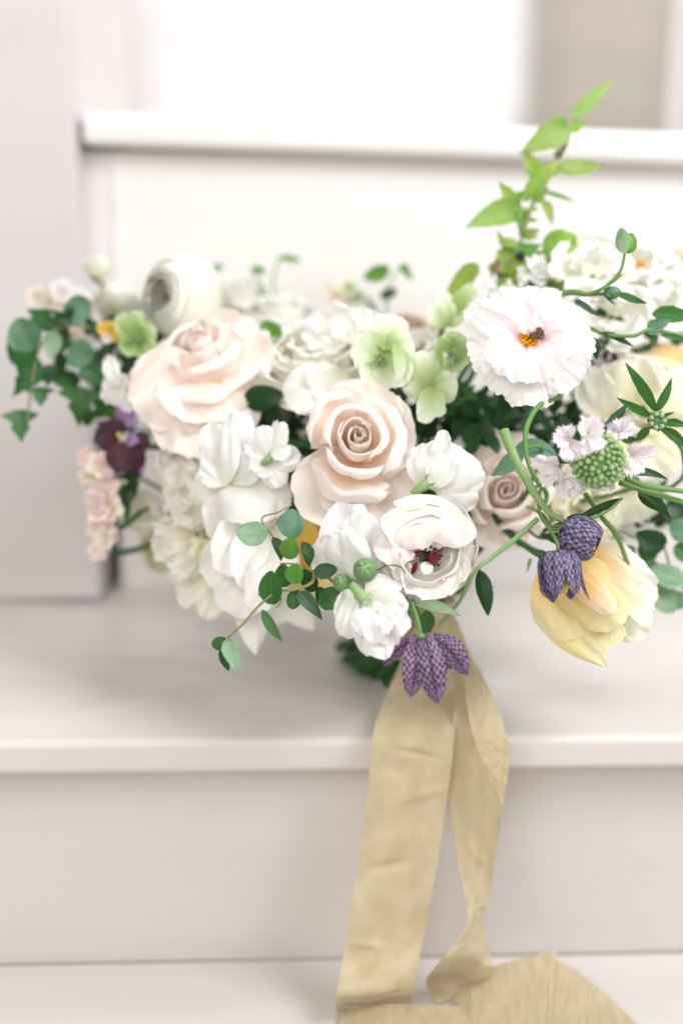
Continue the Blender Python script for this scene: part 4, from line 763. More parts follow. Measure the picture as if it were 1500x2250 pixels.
g = ball_geo(at(262, 955, d-0.006), px(6, d), CAMDIR, 1.2); mesh_obj('eye', g[0], g[1], M['yellow'], th, g[2])
stem_to_tie(at(280, 970, d+0.015), vdir(0.6, -0.1, -0.8), th)
# lilac speck right
d = 0.97; th = thing('lilac_blossom', 'tiny lilac and mauve blossom peeping out beside the open flower with orange eye', 'blossom', at(1322, 790, d))
petals(th, d, [(1325, 800, 1303, 785, 30, 0, 0, 0.2, 0.1, 0.1, 0), (1325, 800, 1325, 770, 34, 0, 0, 0.2, 0.1, 0.1, 0, {'mat': 'pinkwhite'}), (1325, 798, 1350, 775, 36, 0, 0, 0.2, 0.1, 0.1, 0, {'mat': 'maroon'}), (1325, 795, 1320, 815, 34, 0, 0, 0.2, 0.1, 0.1, 0)], 'lilac')
stem_to_tie(at(1325, 800, d+0.01), vdir(-0.3, -0.3, -1), th)

# ---- pink stock at the far left
def stock(label, pts, d, mats, n, rad, name='stock_spray', spread=30):
    th = thing(name, label, 'flower spike', at(*pts[0], d))
    P = [at(x, y, d+0.012) for x, y in pts]
    tube('stem', P, 0.0016, 0.0012, 'stem', th)
    for i in range(n):
        t = (i+0.5)/n; p = catmull([Vector((*q, 0)) for q in pts], t)
        cx, cy = p.x+RND.uniform(-spread, spread), p.y+RND.uniform(-spread*0.5, spread*0.5); dd = d+RND.uniform(-0.012, 0.012)
        C = at(cx, cy, dd); R = px(rad*RND.uniform(0.8, 1.2), dd); f = vdir(RND.uniform(-0.8, 0.4), RND.uniform(-0.5, 0.6), 1); F = frame(f, RND.random()*3)
        gs = []
        for k in range(5):
            a = k*1.257; o = F@Vector((math.cos(a), math.sin(a), 0.35)); gs.append(blade_geo(C, C+o*R, R*0.95, (F@Vector((0, 0, 1))-o*0.2), shape='fan', cup=0.2, bend=0.1, ruf=0.4, nu=8, nv=6))
        for k in range(3):
            a = k*2.09; o = F@Vector((math.cos(a), math.sin(a), 1.2)).normalized(); gs.append(blade_geo(C, C+o*R*0.7, R*0.7, F@Vector((math.cos(a), math.sin(a), -0.3)), shape='fan', cup=-0.3, bend=0.1, ruf=0.4, nu=6, nv=5))
        mg = merge(*gs); mesh_obj('floret', mg[0], mg[1], M[mats[i % len(mats)]], th, mg[2])
    stem_to_tie(P[-1 if pts[-1][0] > pts[0][0] else 0], vdir(0.5, -0.1, -0.8), th); return th
stock('drooping spike of pale pink and cream florets in front of the white post', [(215, 990), (222, 1040), (228, 1100), (232, 1160), (240, 1200)], 1.0, ['pink', 'pinkcream', 'pink', 'pinkcream'], 13, 30)
stock('blurred froth of pink-white florets above the ivy leaves', [(90, 660), (140, 655), (190, 680), (170, 740), (110, 745)], 1.06, ['pinkcream', 'pinkwhite', 'pinkcream'], 11, 27)
stock('blurred tuft of sage and blush florets behind the peony, beside the taupe rose', [(715, 650), (745, 640), (775, 655)], 1.11, ['pinkcream', 'hell', 'pinkcream'], 8, 24, spread=20)
d = 0.99; th = thing('peach_blossom', 'small apricot blossom tucked in the ivy beside the lime hellebore', 'blossom', at(235, 725, d))
petals(th, d, [(245, 735, 215, 712, 30, 0, 0, 0.3, 0.1, 0.2, 0), (245, 735, 240, 705, 26, 0, 0, 0.3, 0.1, 0.2, 0), (245, 735, 225, 750, 26, 0, 0, 0.3, 0.1, 0.2, 0, {'mat': 'blush'}), (245, 735, 262, 745, 26, 0, 0, 0.3, 0.1, 0.2, 0)], 'gold')
stem_to_tie(at(245, 735, d+0.01), vdir(0.5, -0.2, -0.8), th)

# ---- scabious
d = 0.838; C = at(1312, 1012, d)
th = thing('scabious', 'pinkish white scabious with frilled florets round a green beaded head', 'scabious', C)
R0 = px(60, d); hf = vdir(0.12, -0.12, 1); F = frame(hf)
g = ball_geo(C, R0*0.86, hf, 0.82, 20, 14); mesh_obj('seed_head', g[0], g[1], M['stem'], th, g[2])
bead = None; cnt = 0
for i in range(190):
    zz = 1-2*(i+0.5+RND.uniform(-.9, .9))/190
    if zz < -0.15: continue
    zz = min(0.999, zz)
    rr = math.sqrt(1-zz*zz); a = i*2.39996; n0 = Vector((rr*math.cos(a), rr*math.sin(a), zz*0.85)); pos = C+F@(n0*R0*0.93)
    if bead is None:
        gg = ball_geo(Vector((0, 0, 0)), R0*0.112, Vector((0, 0, 1)), 1.15, 8, 6)
        bo = mesh_obj('bead', gg[0], gg[1], M['bead'], None, gg[2]); bead = bo.data; bo.parent = th
    else:
        bo = bpy.data.objects.new('bead', bead); COL.objects.link(bo); bo.parent = th
    bo.location = pos-C; bo.rotation_euler = (F@n0).to_track_quat('Z', 'Y').to_euler(); s = RND.uniform(0.70, 1.25); bo.scale = (s, s, s); cnt += 1
def floret(th, c, tips, d, z0=2, z1=-4, mat='lilacwhite'):
    gs = []
    for (tx, ty, wd) in tips:
        p0, p1 = at(c[0], c[1], d+z0/1000), at(tx, ty, d+z1/1000+RND.uniform(-0.002, 0.002))
        gs.append(blade_geo(p0, p1, px(wd, d), (CAMDIR+vdir(RND.uniform(-.3, .3), RND.uniform(-.3, .3), 0)*0.5), shape='fan', cup=0.15, bend=0.08, ruf=0.35, fringe=0.26, nu=26, nv=10))
    mg = merge(*gs); mesh_obj('floret', mg[0], mg[1], M[mat], th, mg[2])
floret(th, (1290, 955), [(1272, 925, 46), (1300, 912, 46), (1328, 935, 44), (1292, 1000, 44), (1322, 985, 44)], d-0.012)
floret(th, (1250, 965), [(1218, 948, 42), (1245, 935, 36), (1222, 975, 38), (1238, 1010, 44), (1272, 1005, 44)], d-0.008)
floret(th, (1225, 1025), [(1168, 1012, 34), (1185, 1030, 40), (1192, 1065, 44), (1220, 1060, 40), (1200, 1005, 34)], d+0.008)
floret(th, (1245, 1050), [(1232, 1095, 36), (1258, 1090, 44), (1285, 1080, 40), (1245, 1075, 30)], d+0.010)
floret(th, (1360, 950), [(1335, 960, 40), (1345, 925, 40), (1375, 915, 40), (1392, 935, 40), (1385, 960, 40)], d+0.010)
floret(th, (1385, 1000), [(1400, 975, 40), (1440, 980, 40), (1420, 1010, 42), (1385, 1045, 40), (1405, 1040, 36)], d+0.008)
floret(th, (1330, 1062), [(1310, 1080, 30), (1335, 1082, 30), (1350, 1068, 30)], d+0.016)
for r in [(1275, 985, 1225, 906, 26, 12, 12), (1318, 962, 1376, 886, 28, 12, 12), (1360, 960, 1398, 968, 22, 14, 14), (1280, 1010, 1170, 1000, 18, 14, 18)]:
    leaves(th, d, [(r[0], r[1], r[2], r[3], r[4], r[5], r[6], 0.4)], 'leaf_dark', 'lance', name='bract')
tube('stem', [at(1345, 1025, d+0.02), at(1400, 1060, d+0.05), at(1330, 1090, 0.95), at(1080, 1150, 1.0), TIE], 0.0016, 0.0018, 'stem', th, seg=24)
# scabious bud with spidery leaves
d = 0.885; th = thing('scabious_bud', 'unopened scabious bud with long spidery bracts, at the outer edge above the scabious', 'flower bud', at(1443, 925, d))
g = ball_geo(at(1443, 925, d), px(22, d), CAMDIR, 0.8, 14, 8, 0.12, 7); mesh_obj('bud', g[0], g[1], M['leaf_blue'], th, g[2])
gs = [ball_geo(at(1443+15*math.cos(k*0.9), 925+15*math.sin(k*0.9), d-0.005), px(7, d), CAMDIR, 1.2, 6, 4) for k in range(7)]
for q in gs: mesh_obj('bead', q[0], q[1], M['bead'], th, q[2])
leaves(th, d, [(1440, 905, 1372, 800, 26, -2, -10, 0.5), (1440, 905, 1480, 832, 24, -2, -6, -0.4), (1430, 915, 1356, 878, 20, -2, -8, 0.4), (1455, 940, 1510, 985, 24, -2, -6, -0.3), (1455, 930, 1510, 935, 20, 0, -2, 0.2), (1425, 940, 1395, 968, 22, 2, 4, 0.3), (1450, 915, 1480, 905, 8, -4, -8, 0.3)], 'leaf', 'lance', name='bract')
tube('stem', [at(1448, 938, d+0.003), at(1500, 1000, d+0.02), at(1450, 1080, 0.96), at(1080, 1150, 1.0), TIE], 0.0013, 0.0016, 'stem', th, seg=24)

# ---- buds
def round_bud(label, x, y, d, rad, stalk, mat='bud_green', stripes=True):
    C = at(x, y, d); th = thing('round_bud', label, 'flower bud', C, 'round green ranunculus buds'); R = px(rad, d)
    ax = vdir(-0.15, 0.25, 1)
    for k in range(5):
        F = frame(ax); ph0 = k*1.257
        def fn(u, v):
            thh = math.pi*(0.06+0.80*(1-v)); a = ph0+u*0.72*(0.35+0.65*math.sin(math.pi*0.5*min(1, (1-v)*1.5))); r = R*(1.0+0.05*(1-u*u))
            return C+F@Vector((r*math.sin(thh)*math.cos(a), r*math.sin(thh)*math.sin(a), r*0.92*math.cos(thh)))
        vs, fs, uvs = grid(fn, 8, 10); mesh_obj('sepal', vs, fs, M[mat], th, uvs)
    g = ball_geo(C, R*0.95, ax, 0.92, 14, 10); mesh_obj('bud_core', g[0], g[1], M['stem_pale'], th, g[2])
    tube('stem', [at(*p) for p in stalk], 0.0011, 0.0013, 'stem_pale', th, seg=18); return th
round_bud('round striped green bud resting against the pinkish white ranunculus', 802, 1252, 0.846, 26, [(810, 1262, 0.85), (830, 1262, 0.87), (870, 1300, 0.93), (930, 1380, 0.98)])
round_bud('smaller hairy green bud beside the stalk of the lowest sweet pea', 752, 1280, 0.852, 20, [(755, 1285, 0.856), (790, 1300, 0.88), (930, 1390, 0.985)])
d = 0.90; th = thing('pointed_bud', 'upright pointed bud with striped sepals on a long curved stalk, before white blossoms', 'flower bud', at(1372, 530, d))
petals(th, d, [(1372, 557, 1364, 500, 34, 2, 0, -0.7, 0.1, 0.02, 0.0), (1376, 557, 1388, 512, 34, 2, 0, -0.7, 0.1, 0.02, 0.2, {'mat': 'leaf_mid'}), (1368, 557, 1370, 503, 30, -5, -4, -0.8, 0.12, 0.02, 0.0), (1372, 557, 1375, 510, 40, 6, 4, -0.7, -0.1, 0.02, 0.0), (1380, 555, 1378, 515, 24, 0, -2, -0.5, 0.1, 0.02, 0.0, {'mat': 'leaf_lime'})], 'bud_green', shape='oval', name='sepal')
stem_px('stem', th, [(1372, 555, 0.90), (1362, 595, 0.90), (1335, 625, 0.902), (1295, 645, 0.91), (1230, 652, 0.92), (1150, 800, 0.98)], 0.0009, 0.0016, 'stem')
leaves(th, d, [(1318, 640, 1372, 600, 10, 2, 2, 0.2, 'stem'), (1330, 642, 1345, 655, 12, 0, 0)], 'leaf', 'lance')
d = 0.905; th = thing('green_pod', 'egg-shaped green pod with one long narrow leaf, under the pointed bud', 'flower bud', at(1345, 645, d))
g = ball_geo(at(1343, 643, d), px(15, d), vdir(1, 0.1, 0.2), 1.3, 12, 8, 0.06, 5); mesh_obj('pod', g[0], g[1], M['leaf_blue'], th, g[2])
leaves(th, d, [(1352, 645, 1420, 672, 20, 0, -6, 0.3), (1330, 655, 1352, 672, 6, 0, 0)], 'leaf', 'lance')
stem_px('stem', th, [(1330, 645, d), (1290, 648, d+.01), (1230, 655, d+.02), (1180, 760, .97)], 0.0012, 0.0014, 'stem')
d = 0.905; th = thing('green_shoot', 'long green stem with slender leaves running below the white blossoms to the edge', 'stem', at(1350, 738, d), 'loose green stems')
stem_px('stem', th, [(1240, 700, .93), (1290, 718, .92), (1330, 735, .91), (1390, 738, .905), (1430, 725, .905), (1520, 742, .91)], 0.0013, 0.0013, 'stem')
leaves(th, d, [(1262, 657, 1312, 698, 16, 0, 0, .3, 'leaf_dark'), (1420, 725, 1475, 700, 34, 0, -4, .3, 'leaf_blue', 'point'), (1430, 690, 1520, 700, 40, 10, 10, .2, 'leaf'), (1320, 730, 1388, 765, 16, 4, 4, .2, 'leaf_dark'), (1300, 740, 1310, 790, 24, 6, 6, .2, 'leaf_dark'), (1270, 700, 1215, 722, 12, 2, 2, .2, 'leaf_dark'), (1440, 735, 1430, 760, 16, 4, 4), (1450, 735, 1510, 745, 14, 0, 0)], 'leaf', 'lance')

# ---- curved loose stems on the right
def loose_stem(label, pts, r0, r1, mat, lv=(), lmat='leaf', shape='lance'):
    th = thing('green_shoot', label, 'stem', at(*pts[0]), 'loose green stems')
    stem_px('stem', th, pts, r0, r1, mat)
    if lv: leaves(th, pts[0][2], lv, lmat, shape)
    return th
loose_stem('thick pale green cut stem sweeping down to the blue-grey bells', [(1106, 946, .865), (1132, 1010, .858), (1165, 1070, .855), (1205, 1125, .856), (1252, 1152, .862)], 0.0035, 0.0014, 'stem_pale')
loose_stem('thin stem arching under the open flower and down past the small blush rose', [(1232, 872, .90), (1185, 890, .885), (1156, 940, .875), (1156, 1000, .872), (1175, 1050, .872), (1200, 1085, .88), (1190, 1120, .88)], 0.0018, 0.0013, 'stem')
loose_stem('flat pale blade slanting from the bells to the front ranunculus', [(1180, 1140, .862), (1130, 1185, .858), (1080, 1225, .858), (1040, 1258, .862), (1010, 1320, .90), (960, 1380, .97)], 0.0017, 0.0012, 'stem_pale')
loose_stem('slim green stem reaching out over the tulip to the picture edge', [(1372, 1050, .86), (1420, 1068, .86), (1520, 1082, .865)], 0.0019, 0.0016, 'stem')
loose_stem('second slim stem lying parallel just below, with folded dark leaf', [(1360, 1060, .866), (1420, 1080, .868), (1530, 1112, .87)], 0.0018, 0.0016, 'stem', [(1400, 1080, 1478, 1135, 44, 6, 8, .3, 'leaf_dark', 'point'), (1340, 1040, 1470, 1050, 22, 16, 16, .3, 'leaf_dark', 'lance')])
loose_stem('straight stem crossing behind the scabious down to the yellow tulip', [(1285, 1085, .88), (1320, 1135, .885), (1355, 1180, .89), (1378, 1240, .90)], 0.0017, 0.0014, 'stem')
loose_stem('dark slender leaf blade curving under the scabious', [(1365, 1095, .87), (1330, 1125, .865), (1270, 1148, .865), (1205, 1158, .87)], 0.0008, 0.0010, 'stem', [(1365, 1095, 1245, 1148, 20, 0, 0, .3, 'leaf_dark'), (1290, 1140, 1190, 1165, 14, 4, 6, .3, 'leaf_dark')])
th = thing('wire_tendril', 'fine curled tendril touching the front ranunculus', 'tendril', at(860, 1250, .845))
stem_px('tendril', th, [(808, 1278, .85), (822, 1258, .845), (850, 1243, .843), (878, 1245, .846), (890, 1260, .85)], 0.00045, 0.00035, 'stem_dark')
th = thing('hanging_leaf', 'single dark narrow leaf hanging between the front ranunculus and the tulip', 'leaf', at(1055, 1260, .90))
leaves(th, .90, [(1052, 1252, 1075, 1352, 40, 0, -4, .3), ], 'leaf_dark', 'lance'); stem_px('stalk', th, [(1058, 1262, .90), (1040, 1240, .90), (1010, 1260, .92)], .0009, .001, 'stem_dark')
th = thing('curved_leaf', 'pale green curved leaf lying under the front ranunculus, over the ribbon', 'leaf', at(915, 1335, .86))
leaves(th, .86, [(912, 1328, 1010, 1352, 26, 2, -2, .4, 'leaf_pale'), (935, 1340, 935, 1400, 36, 10, 14, .2, 'leaf')], 'leaf_pale', 'lance'); stem_px('stalk', th, [(915, 1330, .862), (890, 1320, .88), (930, 1380, .97)], .0012, .0014, 'stem')
th = thing('curved_leaf', 'grey-green curved leaf behind the thick stem over the small blush rose', 'leaf', at(1120, 980, .90))
leaves(th, .90, [(1150, 985, 1078, 1045, 44, 2, -2, .4, 'leaf_blue'), (1130, 985, 1230, 1000, 50, 10, 10, .4, 'leaf_blue')], 'leaf_blue', 'lance'); stem_px('stalk', th, [(1150, 985, .902), (1190, 990, .91), (1150, 1100, .96)], .0012, .0014, 'stem')

# ---- trailing honeysuckle vine, lower left
d = 0.852; th = thing('trailing_vine', 'trailing vine with small round leaves dangling in front of the step', 'vine', at(640, 1290, d))
stem_px('stem', th, [(500, 1402, .846), (535, 1370, .846), (572, 1328, .848), (610, 1300, .85), (650, 1295, .852), (685, 1280, .856), (700, 1250, .862), (760, 1300, .92), (920, 1385, .985)], 0.0007, 0.0012, 'stem_brown')
stem_px('side_shoot', th, [(690, 1255, .86), (650, 1240, .856), (615, 1238, .856)], 0.0007, 0.0005, 'stem_brown')
stem_px('side_shoot', th, [(600, 1180, .866), (575, 1140, .872), (612, 1125, .876), (640, 1110, .89)], 0.0005, 0.0006, 'stem_brown')
stem_px('side_shoot', th, [(612, 1300, .85), (618, 1320, .846), (606, 1336, .845)], 0.0004, 0.0003, 'twig')
leaves(th, d, [
 (597, 1328, 598, 1252, 54, -2, -6, .15, 'leaf'), (588, 1172, 516, 1168, 56, 14, 8, .1, 'leaf_pale', 'oval'), (642, 1183, 642, 1118, 58, 10, 10, .1, 'leaf_blue'), (632, 1228, 642, 1180, 46, 2, 0, .2, 'leaf_mid'), (600, 1180, 618, 1232, 28, 6, 2, .5, 'leaf_dark', 'lance'),
 (645, 1282, 652, 1238, 42, -3, -6, .2, 'leaf_mid'), (620, 1290, 625, 1238, 44, 4, 2, .3, 'leaf'), (690, 1258, 740, 1250, 36, 2, 0, .2, 'leaf_dark'), (705, 1302, 748, 1330, 56, 8, 8, .2, 'leaf', 'oval'), (640, 1338, 652, 1292, 34, 2, 2, .3, 'leaf'), (655, 1300, 708, 1363, 36, -2, -8, .3, 'leaf_dark', 'point'),
 (690, 1300, 668, 1250, 40, 10, 10, .3, 'leaf_dark'), (665, 1190, 680, 1245, 32, 6, 4, .5, 'leaf_dark', 'lance'), (576, 1340, 618, 1412, 26, -2, -8, .5, 'leaf', 'lance'), (500, 1402, 525, 1482, 40, -2, -6, .2, 'leaf_pale', 'point'), (498, 1404, 466, 1420, 36, 2, 4, .3, 'leaf', 'oval'), (482, 1430, 502, 1474, 20, 4, 6, .3, 'leaf_dark', 'lance'),
 (690, 1330, 672, 1312, 18, 8, 8, .2, 'leaf_mid'), (700, 1290, 715, 1340, 30, 12, 12, .3, 'leaf_dark')], 'leaf', 'oval')

# ---- ivy, upper left
d = 1.0; th = thing('ivy_spray', 'ivy spray with lobed green leaves hanging against the white post', 'ivy', at(130, 800, d), 'ivy at the post side')
stem_px('stem', th, [(60, 930, 0.99), (70, 850, .992), (90, 760, .995), (150, 715, 1.0), (230, 740, 1.01), (330, 850, 1.03), (700, 1200, 1.03), (925, 1380, 0.99)], 0.0008, 0.0014, 'stem_brown')
leaves(th, d, [tuple(q[:4])+(q[4]*1.22,)+tuple(q[5:]) for q in [(70, 745, 28, 800, 60, 0, 0, .2, 'leaf', 'oval'), (75, 770, 38, 700, 62, -4, -6, .1, 'leaf_blue', 'oval'), (75, 800, 30, 872, 58, 0, -4, .3, 'leaf', 'ivy'), (95, 805, 40, 818, 60, -4, -4, .1, 'leaf', 'oval'), (88, 850, 90, 895, 46, -4, -6, .2, 'leaf', 'ivy'), (110, 800, 105, 850, 30, 0, 0, .6, 'leaf_dark', 'point'), (45, 900, 48, 975, 58, -4, -8, .2, 'leaf', 'ivy'), (180, 850, 172, 935, 74, -2, -6, .1, 'leaf', 'ivy'),
 (150, 720, 60, 680, 50, 2, 0, .3, 'leaf', 'point'), (120, 725, 112, 790, 34, -6, -8, .4, 'leaf_pale', 'lance'), (200, 665, 140, 690, 48, 0, 0, .2, 'leaf_blue', 'oval'), (150, 770, 205, 790, 58, 0, 0, .2, 'leaf_blue', 'oval'), (195, 790, 215, 850, 50, 4, 4, .3, 'leaf', 'oval'), (215, 770, 245, 790, 50, 4, 4, .3, 'leaf_dark', 'oval'), (278, 800, 325, 815, 60, -4, -6, .2, 'leaf_dark', 'oval'), (200, 715, 235, 735, 30, 0, 0, .3, 'leaf_dark', 'point'), (110, 690, 180, 712, 20, 0, 0, .3, 'leaf_pale', 'lance'), (150, 700, 155, 660, 20, 0, 0, .3, 'leaf_dark', 'point'), (185, 935, 215, 905, 30, 6, 6, .4, 'leaf', 'lance')]], 'leaf', 'ivy')
stem_px('stem', th, [(215, 610, 1.03), (225, 650, 1.03), (180, 680, 1.01), (140, 710, 1.0)], 0.0007, 0.0007, 'stem_brown')
d = 1.0; th = thing('dark_leaf_cluster', 'cluster of dark leaves under the maroon blossom', 'foliage', at(290, 1050, d), 'foliage tufts')
leaves(th, d, [(285, 1030, 300, 1090, 50, 0, 0, .2, 'leaf_dark', 'ivy'), (290, 1060, 275, 1110, 36, 0, 0, .2, 'leaf_dark'), (240, 930, 205, 975, 30, -2, -4, .4, 'leaf_dark', 'lance'), (280, 1090, 265, 1060, 30, 4, 4, .3, 'leaf_lime'), (262, 1165, 325, 1108, 14, -4, 0, .3, 'leaf', 'strap'), (275, 1085, 278, 1150, 20, 4, 4, .4, 'leaf', 'lance'), (430, 995, 465, 968, 18, -20, -20, .4, 'leaf', 'lance')], 'leaf_dark', 'oval')
stem_px('stem', th, [(290, 1040, d+.01), (400, 1100, 1.04), (900, 1370, .99)], .0012, .0015, 'stem_dark')

# ---- lime spirea branch, upper right
d = 0.985; th = thing('lime_branch', 'lime green leafy branch reaching up above the bouquet', 'branch', at(1130, 600, d))
stem_px('stem', th, [(1090, 650, .985), (1110, 590, .985), (1140, 540, .985), (1165, 460, .988), (1190, 400, .99), (1225, 340, .99), (1252, 290, .992), (1262, 262, .992)], 0.0016, 0.0009, 'stem_brown')
stem_px('twig', th, [(1225, 345, .99), (1240, 320, .99), (1250, 300, .988)], 0.0022, 0.0012, 'twig')
stem_px('twig', th, [(1070, 640, .98), (1085, 610, .98), (1095, 570, .98)], 0.0035, 0.0015, 'twig')
leaves(th, d, [
 (1252, 262, 1345, 170, 34, 0, -4, .4, 'leaf_fresh', 'lance'), (1252, 280, 1140, 340, 66, 0, -4, .2, 'leaf_fresh', 'point'), (1240, 275, 1215, 255, 30, 0, 0, .2, 'leaf_lime', 'point'), (1250, 285, 1285, 270, 30, 0, 0, .2, 'leaf_lime', 'point'), (1225, 370, 1330, 362, 48, 0, 4, .2, 'leaf_fresh', 'point'), (1180, 395, 1155, 338, 38, 0, 0, .2, 'leaf_lime', 'oval'),
 (1150, 445, 1230, 350, 40, -2, -4, .3, 'leaf_lime', 'lance'), (1148, 455, 1020, 502, 62, 0, -6, .2, 'leaf_fresh', 'point'), (1140, 450, 1095, 400, 50, 2, 2, .2, 'leaf_lime', 'ivy'), (1140, 460, 1150, 520, 34, 0, 0, .4, 'leaf_mid', 'point'), (1190, 420, 1265, 442, 12, 4, 4, .2, 'leaf_mid', 'lance'), (1195, 440, 1215, 495, 28, 6, 6, .3, 'leaf_fresh', 'point'),
 (1190, 550, 1292, 528, 66, -4, -8, .1, 'leaf_lime', 'point'), (1130, 560, 1190, 540, 36, -2, -2, .2, 'leaf_mid', 'point'), (1130, 570, 1090, 505, 18, 0, 0, .4, 'leaf_lime', 'lance'), (1145, 560, 1085, 590, 60, 0, -4, .1, 'leaf_lime', 'oval'), (1150, 570, 1215, 600, 60, 2, 0, .1, 'leaf_lime', 'oval'), (1050, 580, 972, 668, 44, 0, 0, .2, 'leaf_lime', 'point'), (1045, 590, 985, 640, 36, 6, 6, .3, 'leaf_mid', 'point'),
 (1090, 655, 1135, 610, 50, -2, -4, .1, 'leaf_lime', 'oval'), (1150, 620, 1210, 650, 46, 4, 4, .2, 'leaf_mid', 'oval'), (1200, 580, 1235, 625, 46, 4, 4, .2, 'leaf_lime', 'oval'), (1110, 600, 1075, 640, 40, 4, 4, .2, 'leaf_mid', 'oval'), (1165, 640, 1120, 665, 40, 4, 4, .3, 'leaf', 'oval')], 'leaf_lime', 'oval')
ex = []
for k in range(26):
    t = RND.random(); q = catmull([Vector(p) for p in ((1095, 650, 0), (1120, 580, 0), (1150, 500, 0), (1190, 400, 0), (1240, 300, 0))], t)
    a = RND.uniform(0, 6.28); l = RND.uniform(26, 52)*(1.15-0.5*t); ex.append((q.x, q.y, q.x+math.cos(a)*l, q.y-abs(math.sin(a))*l*0.8+l*0.15, l*RND.uniform(0.35, 0.6), RND.uniform(-4, 6), RND.uniform(-8, 8), RND.uniform(-.6, .6), RND.choice(['leaf_lime', 'leaf_lime', 'leaf_fresh', 'leaf_mid']), RND.choice(['point', 'lance', 'oval'])))
for k in range(20):
    x, y, a, l = RND.uniform(1040, 1235), RND.uniform(560, 680), RND.uniform(0, 6.28), RND.uniform(40, 66)
    ex.append((x, y, x+math.cos(a)*l, y-math.sin(a)*l, l*RND.uniform(0.45, 0.7), RND.uniform(4, 22), RND.uniform(4, 26), RND.uniform(-.6, .6), RND.choice(['leaf_lime', 'leaf_fresh', 'leaf_lime', 'leaf']), RND.choice(['point', 'oval'])))
leaves(th, d, ex, 'leaf_lime', 'point')
g = ball_geo(at(1143, 562, .975), px(11, d), CAMDIR, 1.0); mesh_obj('berry', g[0], g[1], M['black'], th, g[2])

# ---- little leaves at the back rim
d = 1.10; th = thing('back_leaf_spray', 'few blurred green leaves on thin stalks above the white back flowers', 'foliage', at(600, 640, d), 'foliage tufts')
leaves(th, d, [(612, 566, 660, 574, 18, 0, 0, .4), (552, 590, 585, 600, 20, 0, 0, .3), (455, 600, 490, 582, 18, 0, 0, .3), (565, 645, 590, 650, 14, 0, 0, .3), (608, 752, 578, 705, 44, -100, -105, .1, 'leaf_mid', 'oval')], 'leaf_mid', 'oval')
stem_px('stem', th, [(612, 568, d), (600, 640, d), (640, 760, d), (900, 1330, .99)], .0007, .0012, 'stem'); stem_px('stem', th, [(552, 592, d), (590, 650, d), (600, 700, d)], .0006, .0006, 'stem'); stem_px('stem', th, [(455, 602, d), (500, 660, d), (560, 760, d)], .0006, .0006, 'stem')
d = 1.08; th = thing('back_leaf_spray', 'three blurred green leaves standing above the taupe rose', 'foliage', at(850, 640, d), 'foliage tufts')
leaves(th, d, [(855, 590, 798, 612, 36, 0, 0, .1, 'leaf_mid'), (882, 580, 908, 620, 22, 0, 0, .3, 'leaf_mid', 'point'), (835, 652, 872, 640, 26, 0, 0, .3, 'leaf_dark')], 'leaf_mid', 'oval')
stem_px('stem', th, [(880, 582, d), (860, 620, d), (850, 700, d), (900, 1300, 1.0)], .0007, .0012, 'stem_pale')

# ---- right-hand leaves
d = 0.955; th = thing('eucalyptus_spray', 'grey-green round-leaved spray hanging beside the yellow tulip', 'foliage', at(1440, 1200, d), 'foliage tufts')
stem_px('stem', th, [(1330, 1150, .96), (1390, 1180, .955), (1450, 1190, .955), (1480, 1270, .955), (1530, 1320, .955)], .0009, .0007, 'stem_brown'); stem_px('stem', th, [(1330, 1150, .96), (1150, 1130, .99), (960, 1250, 1.0), (925, 1370, .99)], .0009, .0012, 'stem_brown')
leaves(th, d, [(1460, 1200, 1398, 1170, 56, -4, -8, .2, 'leaf_dark', 'oval'), (1425, 1185, 1420, 1240, 50, 0, -4, .2, 'leaf', 'oval'), (1475, 1180, 1520, 1150, 60, 0, 0, .2, 'leaf_blue', 'oval'), (1480, 1200, 1520, 1230, 50, 0, 0, .2, 'leaf', 'oval'), (1430, 1250, 1515, 1280, 52, -4, -4, .1, 'leaf_pale', 'oval'), (1440, 1290, 1480, 1345, 60, 0, 0, .1, 'leaf_pale', 'oval'), (1425, 1230, 1470, 1330, 50, 6, 6, .2, 'leaf_blue', 'oval'), (1390, 1220, 1370, 1200, 30, 6, 6, .2, 'leaf_blue'), (1460, 1110, 1500, 1130, 46, 6, 6, .2, 'leaf_dark', 'oval'), (1470, 1330, 1510, 1310, 40, 6, 6, .2, 'leaf_blue')], 'leaf', 'oval')
d = 0.90; th = thing('narrow_leaf_pair', 'pair of small dark narrow leaves pointing out above the blue-grey bells', 'foliage', at(1190, 1180, d), 'foliage tufts')
leaves(th, d, [(1240, 1185, 1188, 1178, 30, 0, 0, .3), (1200, 1220, 1160, 1212, 22, 4, 6, .3, 'leaf'), (1165, 1225, 1155, 1260, 10, 8, 8, .3, 'leaf_pale')], 'leaf_dark', 'point')
stem_px('stem', th, [(1240, 1185, d), (1180, 1180, .93), (1120, 1150, .97), (980, 1250, 1.0), (925, 1365, .99)], .0009, .0012, 'stem_dark')

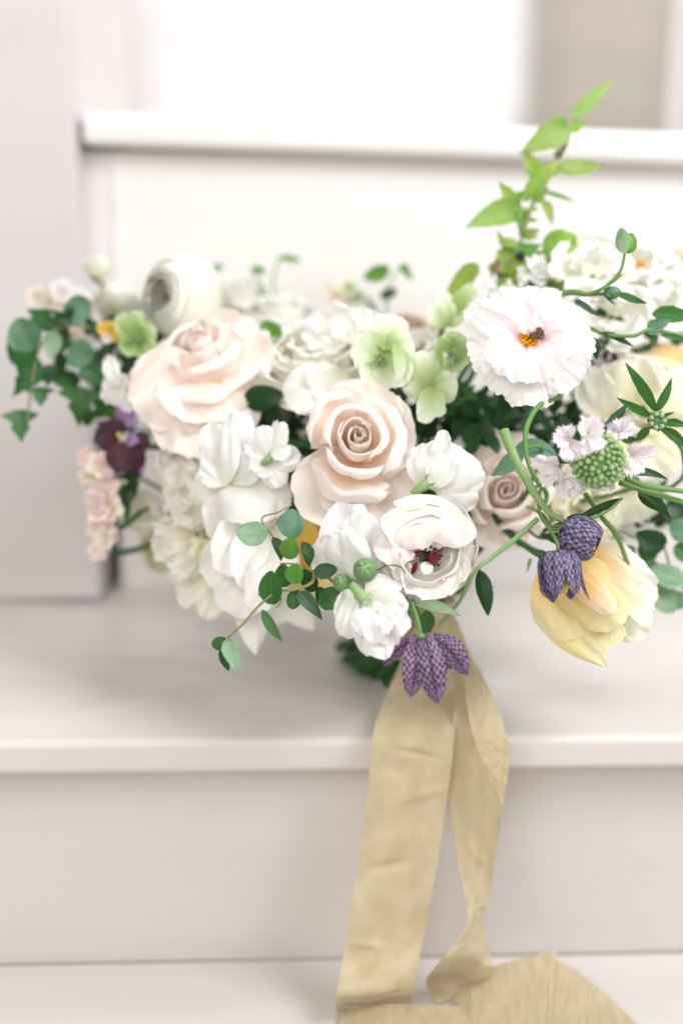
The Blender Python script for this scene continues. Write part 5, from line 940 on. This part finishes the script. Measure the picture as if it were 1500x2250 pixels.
# ---- inner greenery: leaves that fill the gaps between the flowers
def filler(label, cx, cy, sx, sy, d, n, mats, size=70, name='greenery_sprig', dz=0.025, group='inner greenery'):
    th = thing(name, label, 'greenery', at(cx, cy, d), group)
    base = at(cx, cy+sy*0.4, d+0.03)
    for i in range(n):
        x, y = cx+RND.uniform(-sx, sx), cy+RND.uniform(-sy, sy); dd = d+RND.uniform(-dz, dz); a = RND.uniform(0, 6.28); s = size*RND.uniform(0.7, 1.3)
        p0 = at(x-math.cos(a)*s*0.5, y-math.sin(a)*s*0.5, dd+0.006); p1 = at(x+math.cos(a)*s*0.5, y+math.sin(a)*s*0.5, dd-0.004)
        nn = (CAMDIR+vdir(RND.uniform(-.7, .7), RND.uniform(-.4, .9), 0)*0.7).normalized()
        blade('leaf', p0, p1, px(s*RND.uniform(0.5, 0.8), d), nn, RND.choice(mats), th, shape=RND.choice(['oval', 'point', 'ivy']), cup=0.1, bend=0.06, fold=0.15, nu=8, nv=10)
    stem_to_tie(base, vdir(0, -0.4, -0.6), th, 0.0016)
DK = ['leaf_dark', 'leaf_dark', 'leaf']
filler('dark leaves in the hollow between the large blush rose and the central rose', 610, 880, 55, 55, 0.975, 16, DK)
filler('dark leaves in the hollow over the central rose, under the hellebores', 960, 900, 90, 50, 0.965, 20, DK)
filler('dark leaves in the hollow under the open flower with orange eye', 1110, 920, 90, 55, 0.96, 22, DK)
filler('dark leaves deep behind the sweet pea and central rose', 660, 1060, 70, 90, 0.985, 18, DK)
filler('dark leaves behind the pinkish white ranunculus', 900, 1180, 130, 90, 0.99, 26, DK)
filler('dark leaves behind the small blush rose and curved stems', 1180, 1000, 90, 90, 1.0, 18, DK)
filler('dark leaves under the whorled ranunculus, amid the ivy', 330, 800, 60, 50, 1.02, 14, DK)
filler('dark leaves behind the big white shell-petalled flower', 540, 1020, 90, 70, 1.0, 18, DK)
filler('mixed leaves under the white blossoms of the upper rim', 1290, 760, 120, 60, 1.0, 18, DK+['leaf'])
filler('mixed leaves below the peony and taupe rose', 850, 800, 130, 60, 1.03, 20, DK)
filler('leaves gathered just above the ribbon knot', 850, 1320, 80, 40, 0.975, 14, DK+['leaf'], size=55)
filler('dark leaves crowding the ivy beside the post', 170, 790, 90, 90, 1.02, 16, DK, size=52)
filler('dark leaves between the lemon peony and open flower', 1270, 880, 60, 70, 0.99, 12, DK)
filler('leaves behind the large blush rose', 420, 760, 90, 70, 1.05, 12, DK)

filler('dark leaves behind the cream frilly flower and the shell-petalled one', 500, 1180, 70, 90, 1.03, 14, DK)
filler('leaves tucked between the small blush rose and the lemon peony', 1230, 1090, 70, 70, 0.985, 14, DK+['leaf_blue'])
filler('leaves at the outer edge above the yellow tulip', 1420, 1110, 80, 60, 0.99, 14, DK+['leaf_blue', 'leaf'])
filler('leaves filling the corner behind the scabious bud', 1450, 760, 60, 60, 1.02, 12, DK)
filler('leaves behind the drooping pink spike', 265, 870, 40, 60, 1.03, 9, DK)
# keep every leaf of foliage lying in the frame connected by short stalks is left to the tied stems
